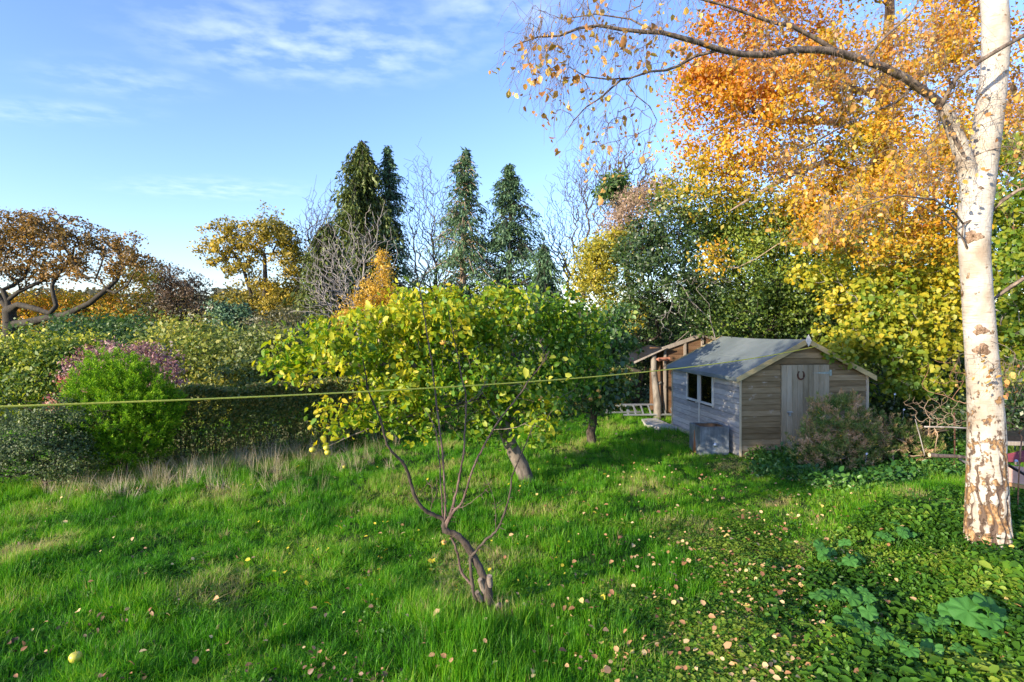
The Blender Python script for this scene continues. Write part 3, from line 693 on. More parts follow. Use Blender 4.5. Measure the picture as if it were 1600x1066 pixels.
def slope(s):
    nu, nv = 9, 18; V = []; Fq = []
    ue = -OH if s < 0 else SW + OH; ur = SW / 2
    for lay in (0.0, -0.022):
        for i in range(nu):
            for j in range(nv):
                t = i / (nu - 1); u = ue + (ur - ue) * t; v = -OV + (SL + 2 * OV) * j / (nv - 1)
                z = SE + 0.045 + (SR - SE) * (1 - abs(u - SW / 2) / (SW / 2))
                sag = -0.032 * math.sin(math.pi * j / (nv - 1)) * (0.4 + 0.6 * t) - 0.02 * math.sin(math.pi * t)
                rip = 0.002 * math.sin(v * 7.3 + u * 2) * math.sin(u * 5.1)
                V.append((u, v, z + sag + rip + lay))
    n_ = nu * nv
    for i in range(nu - 1):
        for j in range(nv - 1):
            a = i * nv + j; Fq.append([a, a + 1, a + nv + 1, a + nv]); Fq.append([n_ + a, n_ + a + nv, n_ + a + nv + 1, n_ + a + 1])
    for i in range(nu - 1):
        for j in (0, nv - 1): a = i * nv + j; Fq.append([a, a + nv, n_ + a + nv, n_ + a])
    for j in range(nv - 1):
        a = j; Fq.append([a, a + 1, n_ + a + 1, n_ + a])
    mb = MB().add(V, Fq)
    e = ue  # felt turned down over the eave
    ze = SE + 0.045 + (SR - SE) * (1 - abs(ue - SW / 2) / (SW / 2))
    mb.box((ue - 0.004 if s < 0 else ue, -OV, ze - 0.085), (ue if s < 0 else ue + 0.004, SL + OV, ze - 0.002))
    return mb
for s_ in (-1, 1):
    rf_ = slope(s_).build('roof', FELT, shed)
    ue_ = -OH if s_ < 0 else SW + OH; V_ = []; nv_ = 18
    for dz_ in (.002, .008):
        for tt_ in (.50, .56):
            for j in range(nv_):
                v_ = -OV + (SL + 2 * OV) * j / (nv_ - 1); u_ = ue_ + (SW / 2 - ue_) * tt_
                V_.append((u_, v_, SE + .045 + (SR - SE) * (1 - abs(u_ - SW / 2) / (SW / 2)) - .032 * math.sin(math.pi * j / (nv_ - 1)) * (.4 + .6 * tt_) - .02 * math.sin(math.pi * tt_) + dz_ + .002))
    a_ = nv_; F_ = []
    for j in range(nv_ - 1):
        F_ += [[2 * a_ + j, 2 * a_ + j + 1, 3 * a_ + j + 1, 3 * a_ + j], [j, 2 * a_ + j, 2 * a_ + j + 1, j + 1], [a_ + j, a_ + j + 1, 3 * a_ + j + 1, 3 * a_ + j], [j, j + 1, a_ + j + 1, a_ + j]]
    MB().add(V_, F_).build('felt_lap', FELT, rf_)
def barge(yw, s):
    ue = -OH - 0.02 if s < 0 else SW + OH + 0.02; ur = SW / 2
    z = lambda u: SE + 0.055 + (SR - SE) * (1 - abs(u - SW / 2) / (SW / 2))
    return MB().prism([(ue, yw, z(ue) - 0.11), (ue, yw, z(ue) + 0.004), (ur, yw, z(ur) + 0.004), (ur, yw, z(ur) - 0.11)], (0, 0.022, 0))
for yw in (-OV - 0.024, SL + OV + 0.002):
    for s in (-1, 1): barge(yw, s).build('barge_board', BARGE, shed)
for yw in (-OV - 0.042,):
    c = (SW / 2, yw, SR + 0.02)
    MB().prism([(c[0] - 0.07, yw, c[2] + 0.0), (c[0], yw, c[2] + 0.125), (c[0] + 0.07, yw, c[2]), (c[0], yw, c[2] - 0.14)], (0, 0.017, 0)).build('finial', WFRAME, shed)
# door
door_boards = []
k_ = 9; bw = (du1 - du0 - 0.01) / k_
for i in range(k_):
    x_ = du0 + 0.005 + i * bw
    door_boards.append(MB().box((x_ + 0.0025, -0.026 - 0.002 * (i % 2), 0.03), (x_ + bw - 0.0025, 0.0, dz1 - 0.012)))
dr = attr_build(door_boards, 'door', DOORW, shed, bevel=0.003)
MB().box((du0 + 0.01, 0.001, 0.03), (du1 - 0.01, 0.02, dz1 - 0.02)).build('door_backing', DARKIN, dr)
MB().box((du0 - 0.035, -0.008, dz1 - 0.008), (du1 + 0.035, 0.004, dz1 + 0.004)).build('door_lintel', FRONT, shed)
GALV = plain_mat('galvanised_steel', (0.42, 0.46, 0.47), 0.5, 0.6, 0.3, 12, 0.2)
HINGE = plain_mat('verdigris_hinge', (0.28, 0.36, 0.34), 0.6, 0.3, 0.3, 20, 0.2)
BLACKM = plain_mat('black_iron', (0.025, 0.022, 0.02), 0.55, 0.4, 0.4, 30, 0.3)
RUSTY = plain_mat('rusty_iron', (0.09, 0.04, 0.025), 0.85, 0.2, 0.5, 25, 0.5)
for zh in (1.80, 0.4):
    MB().prism([(du1 - 0.42, -0.034, zh), (du1 + 0.0, -0.034, zh + 0.03), (du1 + 0.0, -0.034, zh - 0.03)], (0, 0.006, 0)).box((du1 + 0.0, -0.036, zh - 0.065), (du1 + 0.045, -0.019, zh + 0.065)).tube([(du1 + 0.002, -0.04, zh - 0.05), (du1 + 0.002, -0.04, zh + 0.05)], 0.01).build('hinge', HINGE, dr)
arc = [(du0 + 0.45 + 0.075 * math.sin(t), -0.042, 1.76 - 0.095 * math.cos(t)) for t in np.linspace(-2.55, 2.55, 18)]
MB().tube(arc, [0.013] * 3 + [0.019] * 12 + [0.013] * 3, 6).build('horseshoe', RUSTY, dr)
MB().box((du0 + 0.14, -0.033, 0.93), (du0 + 0.24, -0.026, 0.97)).tube([(du0 + 0.12, -0.045, 0.95), (du0 + 0.26, -0.045, 0.95)], 0.012).box((du0 + 0.165, -0.05, 0.87), (du0 + 0.21, -0.03, 0.94)).build('bolt_and_padlock', GALV, dr)

# ================================================================ OLD SHED behind, lean-to, ladder, slab, tank
OS = Vector((4.62, 17.5, 0)); old = empty('old_shed', OS, 'old brown open-framed shed gable standing behind the felt roofed shed', 'shed', rz=A)
OLDW = wood_mat('rust_brown_boards', [(0.3, (0.055, 0.028, 0.016)), (0.55, (0.14, 0.08, 0.045)), (0.75, (0.21, 0.135, 0.08))], 'x', 4, board=0.1)
STUD = wood_mat('grey_stud_wood', [(0.3, (0.17, 0.145, 0.12)), (0.7, (0.38, 0.33, 0.28))], 'z', 5)
hw, eh, rh = 1.24, 2.15, 2.57
boards = []; z = 0.0
while z < rh - 0.02:
    z1 = min(z + 0.14, rh)
    f = lambda q: 0 if q <= eh else (q - eh) / (rh - eh) * hw
    boards.append(MB().prism([(f(z), 0.05, z), (2 * hw - f(z), 0.05, z), (2 * hw - f(z1), 0.05, z1 - 0.006), (f(z1), 0.05, z1 - 0.006)], (0, 0.02, 0))); z = z1
attr_build(boards, 'gable_boards', OLDW, old)
for x_ in (0.0, 0.64, 1.2, 1.82, 2 * hw - 0.07):
    top = eh + (rh - eh) * (1 - abs(x_ + 0.03 - hw) / hw) - 0.06
    MB().box((x_, -0.012, 0), (x_ + 0.065, 0.05, top)).build('stud', STUD, old)
for s in (-1, 1):
    u0 = -0.05 if s < 0 else 2 * hw + 0.05
    z0 = eh - 0.05 * (rh - eh) / hw
    MB().prism([(u0, -0.03, z0 - 0.06), (u0, -0.03, z0 + 0.05), (hw, -0.03, rh + 0.05), (hw, -0.03, rh - 0.06)], (0, 0.09, 0)).build('rafter', STUD, old)
MB().box((0.0, 0.08, 0), (0.03, 1.2, eh)).build('side_wall', OLDW, old)
MB().tube([(0.35, 0.1, eh + .12), (0.95, 0.3, rh + .12)], 0.012, 5).tube([(0.95, .3, rh + .12), (1.0, .3, rh - .1)], .01, 5).build('loose_batten', STUD, old)

LT = Vector((4.1, 17.6, 0)); lt = empty('lean_to', LT, 'dark sloping lean-to roof propped on a pale log post beside the old shed', 'lean-to')
MB().prism([(-0.42, -0.3, 1.72), (-0.42, -0.3, 1.755), (0.55, -0.3, 2.18), (0.55, -0.3, 2.145)], (0, 2.4, 0)).build('roof', BLACKM, lt)
MB().prism([(-0.44, -0.33, 1.70), (-0.44, -0.33, 1.765), (0.55, -0.33, 2.20), (0.55, -0.33, 2.165)], (0, 0.025, 0)).build('roof_edge', STUD, lt)
MB().tube([(0.33, -0.15, -0.1), (0.31, -0.15, 0.5), (0.25, -0.14, 1.0), (0.20, -0.15, 1.5), (0.19, -0.15, 2.0)], [0.14, 0.12, 0.10, 0.09, 0.085], 10).tube([(0.28, -0.15, 1.05), (0.38, -0.12, 1.1), (0.44, -0.1, 1.12)], [0.06, 0.055, 0.045], 7).build('post', bark_mat('pale_log', (0.10, 0.085, 0.07), (0.27, 0.24, 0.20), 10), lt, smooth=True)
MB().tube([(0.22, -0.36, 1.83), (0.30, -0.36, 1.83), (0.31, -0.36, 1.83), (0.62, -0.36, 1.85)], [0.025, 0.065, 0.055, 0.06], 10).build('clay_pipe', plain_mat('terracotta', (0.30, 0.12, 0.07), 0.8), lt)

ALU = plain_mat('aluminium', (0.62, 0.66, 0.70), 0.35, 0.8, 0.1, 10, 0.05)
def ladder(loc, rot, length, n, label):
    e = bpy.data.objects.new('ladder', None); COL.objects.link(e); e.location = loc; e.rotation_euler = rot; tag(e, label, 'ladder')
    for s in (0, 0.42): MB().box((0, -0.012, s - 0.03), (length, 0.012, s + 0.03)).build('rail', ALU, e)
    for i in range(n):
        x_ = 0.15 + i * (length - 0.3) / (n - 1); MB().box((x_ - 0.02, -0.016, 0.03), (x_ + 0.02, 0.016, 0.39)).build('rung', ALU, e)
    return e
ladder((3.35, 17.3, 0.16), (R(-52), 0, R(3)), 1.9, 8, 'silver aluminium ladder lying against the hedge left of the log post')
ladder((2.85, 17.9, 0.14), (R(-68), 0, R(6)), 1.2, 5, 'short end of a second ladder poking out left of the silver ladder under the hedge')

CONC = plain_mat('old_concrete', (0.42, 0.40, 0.36), 0.95, 0, 0.2, 9, 0.5)
sb = G(1042, 665)
c_ = empty('concrete_slab', (4.18, 15.95, 0), 'pale broken concrete slab at the back corner of the shed', 'slab', rz=A)
MB().prism([(-0.30, -0.25, -0.05), (0.26, -0.42, -0.05), (0.27, 1.2, -0.05), (-0.22, 1.1, -0.05), (-0.40, 0.35, -0.05)], (0, 0, 0.14)).build('slab', CONC, c_, bevel=0.02)
tag(MB().box((4.56, 12.9, -0.05), (4.60, 16.1, 0.10)).build('timber_bearer', TRIM), 'pale timber edging along the foot of the bleached shed wall', 'edging')
eo = bpy.data.objects['timber_bearer']; 
for v_ in eo.data.vertices: v_.co.x += -(v_.co.y - 12.9) * 0.128 + 0.27

# water tank
TANK, tn_, tl_ = newmat('zinc_tank')
tc = nd(tn_, 'ShaderNodeTexCoord'); q1 = nd(tn_, 'ShaderNodeTexNoise'); q1.inputs['Scale'].default_value = 5; q1.inputs['Detail'].default_value = 8; q1.inputs['Roughness'].default_value = 0.65
mpq = nd(tn_, 'ShaderNodeMapping'); mpq.inputs['Scale'].default_value = (1, 1, 0.5); tl_.new(tc.outputs['Object'], mpq.inputs[0]); tl_.new(mpq.outputs[0], q1.inputs['Vector'])
rq = ramp(tn_, [(0.33, (0.07, 0.085, 0.10)), (0.5, (0.15, 0.175, 0.195)), (0.68, (0.33, 0.365, 0.38))]); tl_.new(q1.outputs[0], rq.inputs[0])
sx = nd(tn_, 'ShaderNodeSeparateXYZ'); tl_.new(tc.outputs['Object'], sx.inputs[0])
yy = nd(tn_, 'ShaderNodeMath', operation='SUBTRACT'); yy.inputs[1].default_value = 0.30; tl_.new(sx.outputs[1], yy.inputs[0])
ya = nd(tn_, 'ShaderNodeMath', operation='ABSOLUTE'); tl_.new(yy.outputs[0], ya.inputs[0])
wz = nd(tn_, 'ShaderNodeMapRange'); wz.inputs[1].default_value = 0.5; wz.inputs[2].default_value = 0.0; wz.inputs[3].default_value = 0.02; wz.inputs[4].default_value = 0.085; tl_.new(sx.outputs[2], wz.inputs[0])
df = nd(tn_, 'ShaderNodeMath', operation='SUBTRACT'); tl_.new(wz.outputs[0], df.inputs[0]); tl_.new(ya.outputs[0], df.inputs[1])
q2 = nd(tn_, 'ShaderNodeTexNoise'); q2.inputs['Scale'].default_value = 14; tl_.new(mpq.outputs[0], q2.inputs['Vector'])
df2 = nd(tn_, 'ShaderNodeMath', operation='MULTIPLY_ADD'); df2.inputs[1].default_value = 0.05; tl_.new(q2.outputs[0], df2.inputs[0]); tl_.new(df.outputs[0], df2.inputs[2])
rs = nd(tn_, 'ShaderNodeMapRange'); rs.inputs[1].default_value = 0.015; rs.inputs[2].default_value = 0.05; tl_.new(df2.outputs[0], rs.inputs[0])
xl = nd(tn_, 'ShaderNodeMath', operation='LESS_THAN'); xl.inputs[1].default_value = 0.01; tl_.new(sx.outputs[0], xl.inputs[0])
zl = nd(tn_, 'ShaderNodeMath', operation='LESS_THAN'); zl.inputs[1].default_value = 0.50; tl_.new(sx.outputs[2], zl.inputs[0])
m1 = nd(tn_, 'ShaderNodeMath', operation='MULTIPLY'); tl_.new(rs.outputs[0], m1.inputs[0]); tl_.new(xl.outputs[0], m1.inputs[1])
m2 = nd(tn_, 'ShaderNodeMath', operation='MULTIPLY'); tl_.new(m1.outputs[0], m2.inputs[0]); tl_.new(zl.outputs[0], m2.inputs[1])
cc = mixc(tn_, tl_, m2.outputs[0], rq.outputs[0], (0.42, 0.15, 0.05))
tp = nd(tn_, 'ShaderNodeBsdfPrincipled'); tp.inputs['Roughness'].default_value = 0.55; tp.inputs['Metallic'].default_value = 0.25; tl_.new(cc, tp.inputs['Base Color'])
tb = nd(tn_, 'ShaderNodeBump'); tb.inputs['Strength'].default_value = 0.25; tb.inputs['Distance'].default_value = 0.01; tl_.new(q1.outputs[0], tb.inputs['Height']); tl_.new(tb.outputs[0], tp.inputs['Normal'])
to = nd(tn_, 'ShaderNodeOutputMaterial'); tl_.new(tp.outputs[0], to.inputs[0])
tk = empty('water_tank', (4.12, 12.62, 0), 'square grey zinc water tank with rust streak standing by the shed wall', 'water tank', rz=R(5))
tw, td, th = 0.66, 0.60, 0.60; c = 0.13; t_ = 0.012
out = [(0, 0), (tw, 0), (tw, td), (0, td)]
mb = MB()
mb.box((0, 0, -0.05), (tw, t_, th)); mb.box((0, td - t_, -0.05), (tw, td, th)); mb.box((0, t_, -0.05), (t_, td - t_, th)); mb.box((tw - t_, t_, -0.05), (tw, td - t_, th)); mb.box((t_, t_, -0.05), (tw - t_, td - t_, -0.03))
mb.build('tank_wall', TANK, tk, bevel=0.004)
MB().box((.016, td - t_ - .006, .02), (tw - .016, td - t_ - .002, th - .004)).box((tw - t_ - .006, .016, .02), (tw - t_ - .002, td - .022, th - .004)).box((t_ + .002, .016, .02), (t_ + .006, td - .022, th - .004)).build('rusty_lining', plain_mat('rust_lining', (.22, .13, .07), .9, 0, .5), tk)
inner = [(c, 0.05), (tw - c, 0.05), (tw - 0.05, c), (tw - 0.05, td - c), (tw - c, td - 0.05), (c, td - 0.05), (0.05, td - c), (0.05, c)]
outer = [(c, 0), (tw - c, 0), (tw, c), (tw, td - c), (tw - c, td), (c, td), (0, td - c), (0, c)]
V = [(x, y, th + 0.002) for x, y in outer] + [(x, y, th + 0.002) for x, y in inner] + [(x, y, th + 0.014) for x, y in outer] + [(x, y, th + 0.014) for x, y in inner]
Fq = []
for i in range(8):
    j = (i + 1) % 8
    Fq += [[16 + i, 16 + j, 24 + j, 24 + i], [i, 8 + i, 8 + j, j], [i, j, 16 + j, 16 + i], [8 + i, 24 + i, 24 + j, 8 + j]]
for (a_, b_, cx_, cy_) in ((0, 7, 0, 0), (1, 2, tw, 0), (3, 4, tw, td), (5, 6, 0, td)):
    k0 = len(V); V += [(cx_, cy_, th + 0.002), (cx_, cy_, th + 0.014)]; Fq += [[16 + a_, 16 + b_, k0 + 1], [a_, b_, k0], [a_, 16 + a_, k0 + 1, k0], [b_, k0, k0 + 1, 16 + b_]]
MB().add(V, Fq).build('rim', TANK, tk)
MB().tube([(0.34, 0.0, 0.22), (0.34, -0.03, 0.22), (0.34, -0.05, 0.22)], [0.045, 0.045, 0.02], 10).build('bung', ALU, tk)
MB().box((0.03, 0.03, 0.30), (tw - 0.03, td - 0.03, 0.304)).build('water', plain_mat('brown_water', (0.05, 0.035, 0.02), 0.1), tk)

# ================================================================ ROPE
ROPE = plain_mat('yellow_rope', (0.88, 0.74, 0.09), 0.7, 0, 0.15, 60, 0.3)
a_, b_ = W(-160, 641, 2.9), W(1276, 541, 12.52)
pts = []
for k in range(61):
    t = k / 60; p = a_.lerp(b_, t); p.z -= 0.30 * 4 * t * (1 - t) * 0.62; pts.append(p)
tag(MB().tube(pts, [0.0065 + 0.003 * k / 60 for k in range(61)], 6).build('washing_line', ROPE, smooth=True), 'thin yellow rope line strung across the garden to the shed gable', 'washing line')

# ================================================================ BIRCH
BIRCH, bn, bl = newmat('birch_bark')
g = nd(bn, 'ShaderNodeNewGeometry'); sp = nd(bn, 'ShaderNodeSeparateXYZ'); bl.new(g.outputs['Position'], sp.inputs[0])
mpb = nd(bn, 'ShaderNodeMapping'); mpb.inputs['Scale'].default_value = (1, 1, 0.8); bl.new(g.outputs['Position'], mpb.inputs[0])
nA = nd(bn, 'ShaderNodeTexNoise'); nA.inputs['Scale'].default_value = 7; nA.inputs['Detail'].default_value = 8; nA.inputs['Roughness'].default_value = 0.62; bl.new(mpb.outputs[0], nA.inputs['Vector'])
hgt = nd(bn, 'ShaderNodeMapRange'); hgt.inputs[1].default_value = 0.4; hgt.inputs[2].default_value = 2.8; hgt.inputs[3].default_value = 0.15; hgt.inputs[4].default_value = -0.02; bl.new(sp.outputs[2], hgt.inputs[0])
ad = nd(bn, 'ShaderNodeMath', operation='ADD'); bl.new(nA.outputs[0], ad.inputs[0]); bl.new(hgt.outputs[0], ad.inputs[1])
pat = nd(bn, 'ShaderNodeMapRange'); pat.inputs[1].default_value = 0.615; pat.inputs[2].default_value = 0.64; bl.new(ad.outputs[0], pat.inputs[0])
mpl = nd(bn, 'ShaderNodeMapping'); mpl.inputs['Scale'].default_value = (5, 5, 70); bl.new(g.outputs['Position'], mpl.inputs[0])
nL = nd(bn, 'ShaderNodeTexNoise'); nL.inputs['Scale'].default_value = 1.4; nL.inputs['Detail'].default_value = 3; bl.new(mpl.outputs[0], nL.inputs['Vector'])
len_ = nd(bn, 'ShaderNodeMapRange'); len_.inputs[1].default_value = 0.58; len_.inputs[2].default_value = 0.66; len_.inputs[4].default_value = 0.75; bl.new(nL.outputs[0], len_.inputs[0])
n3 = nd(bn, 'ShaderNodeTexNoise'); n3.inputs['Scale'].default_value = 3.2; n3.inputs['Detail'].default_value = 5; bl.new(g.outputs['Position'], n3.inputs['Vector'])
rb = ramp(bn, [(0.3, (0.30, 0.24, 0.18)), (0.48, (0.44, 0.39, 0.32)), (0.7, (0.53, 0.50, 0.45))]); bl.new(n3.outputs[0], rb.inputs[0])
c1 = mixc(bn, bl, len_.outputs[0], rb.outputs[0], (0.26, 0.19, 0.13))
n4 = nd(bn, 'ShaderNodeTexNoise'); n4.inputs['Scale'].default_value = 26; n4.inputs['Detail'].default_value = 6; bl.new(mpb.outputs[0], n4.inputs['Vector'])
rp = ramp(bn, [(0.35, (0.10, 0.055, 0.03)), (0.55, (0.34, 0.20, 0.09)), (0.7, (0.55, 0.38, 0.22))]); bl.new(n4.outputs[0], rp.inputs[0])
c2 = mixc(bn, bl, pat.outputs[0], c1, rp.outputs[0])
gr = nd(bn, 'ShaderNodeAttribute', attribute_name='groove')
grm = nd(bn, 'ShaderNodeMath', operation='MULTIPLY_ADD'); grm.inputs[1].default_value = 1.0; bl.new(gr.outputs['Fac'], grm.inputs[0])
gnm = nd(bn, 'ShaderNodeMapRange'); gnm.inputs[1].default_value = 0.35; gnm.inputs[2].default_value = 0.65; gnm.inputs[3].default_value = -0.3; gnm.inputs[4].default_value = 0.3; bl.new(n4.outputs[0], gnm.inputs[0]); bl.new(gnm.outputs[0], grm.inputs[2])
gmr = nd(bn, 'ShaderNodeMapRange'); gmr.inputs[1].default_value = 0.30; gmr.inputs[2].default_value = 0.52; bl.new(grm.outputs[0], gmr.inputs[0])
c3 = mixc(bn, bl, gmr.outputs[0], c2, (0.11, 0.075, 0.055))
bp = nd(bn, 'ShaderNodeBsdfPrincipled'); bp.inputs['Roughness'].default_value = 0.7; bp.inputs['Specular IOR Level'].default_value = 0.25; bl.new(c3, bp.inputs['Base Color'])
hm = nd(bn, 'ShaderNodeMath', operation='MULTIPLY_ADD'); hm.inputs[1].default_value = -1.6; bl.new(pat.outputs[0], hm.inputs[0]); bl.new(n4.outputs[0], hm.inputs[2])
bb = nd(bn, 'ShaderNodeBump'); bb.inputs['Strength'].default_value = 0.8; bb.inputs['Distance'].default_value = 0.012; bl.new(hm.outputs[0], bb.inputs['Height']); bl.new(bb.outputs[0], bp.inputs['Normal'])
bo = nd(bn, 'ShaderNodeOutputMaterial'); bl.new(bp.outputs[0], bo.inputs[0])

BB = G(1545, 858); BD = BB.y
birch = empty('birch_tree', BB, 'tall white barked birch with fissured base and sparse orange leaves, right foreground', 'tree')
def catmull(pts, rads, m):
    P = np.array([tuple(p) for p in pts]); Rr = np.array(rads, float)
    P = np.vstack([2 * P[0] - P[1], P, 2 * P[-1] - P[-2]]); Rr = np.concatenate([[Rr[0]], Rr, [Rr[-1]]])
    o = []; q = []
    for i in range(1, len(P) - 2):
        for t in np.linspace(0, 1, m, endpoint=False):
            o.append(0.5 * (2 * P[i] + (P[i+1] - P[i-1]) * t + (2*P[i-1] - 5*P[i] + 4*P[i+1] - P[i+2]) * t*t + (3*P[i] - P[i-1] - 3*P[i+1] + P[i+2]) * t**3)); q.append(Rr[i] * (1 - t) + Rr[i+1] * t)
    o.append(P[-2]); q.append(Rr[-2]); return np.array(o), np.array(q)
def bark_trunk(name, tr, rads, parent, off, m=14, sides=56, fiss=0.0, z0=0.0):
    P, Rr = catmull([W(*t) for t in tr], rads, m); n = len(P)
    a = np.arange(sides) * 2 * np.pi / sides; V = []; Gv = []
    for i in range(n):
        s_ = np.cumsum(np.linalg.norm(np.diff(P[:i + 1], axis=0), axis=1))[-1] if i else 0.0
        h = P[i][2] - z0
        fl_ = fiss * math.exp(-max(h, 0) / 0.75)
        # wandering vertical ridges near the foot
        ph = a * 6 + 0.9 * np.sin(h * 9 + a * 2) + 0.5 * np.sin(h * 23 + a * 5)
        ridge = np.abs(np.sin(ph)) ** .8 ; nz = vnoise(a * 3.2 + 5, np.full(sides, h * 7.0), 1, 71)
        gv = np.clip((1.15 - ridge * 1.35) + 0.9 * (nz - 0.5), 0, 1) * min(1, fl_ / 0.02) if fiss else np.zeros(sides)
        und = 1 + 0.03 * (vnoise(a * 1.0, np.full(sides, h * 1.3), 1, 72) - 0.5) + 0.02 * np.sin(a * 3 + h * 2)
        r = Rr[i] * und + fl_ * (0.35 * nz) - gv * fl_ * 0.9
        knob = 0
        V.append(np.stack([P[i][0] + r * np.cos(a), P[i][1] + r * np.sin(a), np.full(sides, P[i][2])], 1)); Gv.append(gv)
    V = np.concatenate(V); Gv = np.concatenate(Gv)
    i_, k_ = np.meshgrid(np.arange(n - 1), np.arange(sides), indexing='ij'); k2 = (k_ + 1) % sides
    f = np.stack([i_ * sides + k_, i_ * sides + k2, (i_ + 1) * sides + k2, (i_ + 1) * sides + k_], -1).reshape(-1, 4)
    return mesh_obj(name, V, f, BIRCH, parent, attrs={'groove': ('POINT', Gv)}, smooth=True, off=off)
px2r = lambda wpx: wpx / 2 / F * BD * 0.78
TR = [(1545, 880, BD), (1544, 830, BD), (1542, 750, BD), (1540, 650, BD), (1533, 550, BD), (1527, 450, BD), (1523, 380, BD), (1527, 300, BD), (1541, 210, BD), (1552, 120, BD), (1556, 50, BD), (1552, -20, BD), (1545, -140, BD), (1550, -330, BD), (1545, -620, BD)]
bark_trunk('trunk', TR, [px2r(v) for v in (84, 76, 67, 60, 54, 51, 52, 58, 50, 46, 45, 44, 40, 30, 14)], birch, BB, fiss=0.05, z0=BB.z, m=30, sides=180)
bark_trunk('stem', [(1524, 330, BD), (1515, 280, BD - .02), (1500, 230, BD - .06), (1484, 190, BD - .1), (1468, 160, BD - .15)], [px2r(v) for v in (38, 36, 30, 26, 22)], birch, BB, sides=32)
SCAR = bark_mat('birch_scar', (0.10, 0.055, 0.03), (0.40, 0.28, 0.19), 26)
for (zx, zy, wd_) in ((1521, 372, 30), (1532, 516, 26), (1534, 546, 30)):     # old branch scars: rough puckered brown patches
    mb = MB(); n_ = 22; rings = 5
    cx0 = (zx - CX) / F; V = []
    for q in range(rings + 1):
        for k in range(n_):
            t = 2 * math.pi * k / n_; rr = (q / rings) * wd_ * .5 * (1 + .22 * math.sin(3 * t + zy) + .14 * math.sin(7 * t) + .06 * rng.normal()); ex_ = rr * math.cos(t); ey_ = rr * .62 * math.sin(t)
            tx = np.interp(zy + ey_, [c[1] for c in TR[::-1]], [c[0] for c in TR[::-1]]) if False else None
            ax_ = np.interp(zy + ey_, [380, 450, 550], [1523, 1527, 1533]); Rt = px2r(53) * 1.0
            off_ = (zx + ex_ - ax_) / F * BD * .8; off_ = max(-Rt * .95, min(Rt * .95, off_)); dep = math.sqrt(Rt * Rt - off_ * off_)
            # bulge towards the viewer's side of the trunk
            cx3 = W(ax_, zy + ey_, BD); lift = .012 * (1 - (q / rings) ** 2) * (1 + .9 * rng.normal() * .5) + .004 - (.010 if q == rings else 0)
            un = Vector((-cx0, -1, 0)).normalized(); us = Vector((1, -cx0, 0)).normalized()
            V.append(cx3 + us * off_ + un * (dep + lift) - BB)
    f_ = [[q * n_ + k, q * n_ + (k + 1) % n_, (q + 1) * n_ + (k + 1) % n_, (q + 1) * n_ + k] for q in range(rings) for k in range(n_)]
    mb.add(V, f_).build('branch_scar', SCAR, birch)
def trace(l): return [W(*t) for t in l]
dB = BD
limbs = [
 [(1468, 160, dB-.15), (1440, 140, dB-.25), (1415, 122, dB-.35), (1380, 105, dB-.45), (1345, 93, dB-.55), (1310, 82, dB-.7), (1280, 78, dB-.8), (1240, 78, dB-.9), (1200, 86, dB-1), (1160, 85, dB-1.1), (1125, 78, dB-1.2), (1090, 66, dB-1.3), (1060, 58, dB-1.4), (1035, 51, dB-1.45), (1005, 50, dB-1.5), (970, 46, dB-1.55), (935, 40, dB-1.6), (905, 44, dB-1.7), (875, 56, dB-1.8), (840, 58, dB-1.9), (805, 70, dB-2.0)],
 [(1310, 82, dB-.7), (1270, 58, dB-.8), (1235, 40, dB-.9), (1205, 35, dB-1), (1170, 22, dB-1.1), (1130, 8, dB-1.2), (1080, -5, dB-1.3), (1010, -10, dB-1.5), (930, -8, dB-1.7)],
 [(1235, 40, dB-.9), (1215, 15, dB-.95), (1200, -15, dB-1), (1180, -50, dB-1.1)],
 [(1125, 78, dB-1.2), (1085, 88, dB-1.25), (1060, 103, dB-1.3), (1040, 110, dB-1.35), (1015, 112, dB-1.4), (985, 122, dB-1.45), (950, 124, dB-1.5), (915, 120, dB-1.6), (890, 105, dB-1.7)],
 [(970, 125, dB-1.45), (955, 138, dB-1.5), (940, 152, dB-1.55), (915, 168, dB-1.6), (895, 190, dB-1.7), (880, 215, dB-1.8)],
 [(1030, 50, dB-1.45), (1000, 38, dB-1.4), (985, 30, dB-1.4), (930, 22, dB-1.5), (880, 30, dB-1.6), (830, 12, dB-1.7)],
 [(935, 40, dB-1.6), (920, 15, dB-1.6), (915, -15, dB-1.6)],
 [(1468, 170, dB-.15), (1478, 150, dB-.25), (1492, 125, dB-.3), (1515, 105, dB-.38), (1540, 90, dB-.42), (1570, 72, dB-.4), (1610, 50, dB-.4)],
 [(1552, 330, dB-.05), (1565, 315, dB-.15), (1590, 298, dB-.2), (1640, 280, dB-.3)],
 [(1505, 350, dB-.1), (1490, 330, dB-.3), (1460, 312, dB-.5), (1400, 305, dB-.7), (1330, 330, dB-.9), (1280, 370, dB-1)],
 [(1503, 370, dB-.1), (1480, 345, dB-.3), (1440, 322, dB-.5), (1400, 312, dB-.7)],
 [(1548, 470, dB+.15), (1570, 455, dB+.1), (1600, 435, dB), (1650, 400, dB-.1)],
 [(1430, 133, dB-.25), (1400, 160, dB-.2), (1330, 190, dB-.1), (1260, 230, dB), (1215, 270, dB+.1)],
 [(1350, 95, dB-.5), (1380, 60, dB-.3), (1420, 25, dB-.2), (1450, -20, dB)],
]
lr = [(px2r(17), .005), (px2r(9), .004), (.014, .006), (px2r(6), .004), (.01, .003), (.012, .003), (.01, .003), (px2r(9), .02), (px2r(9), .012), (px2r(5), .004), (px2r(4.5), .004), (px2r(9), .02), (.018, .004), (.02, .006)]
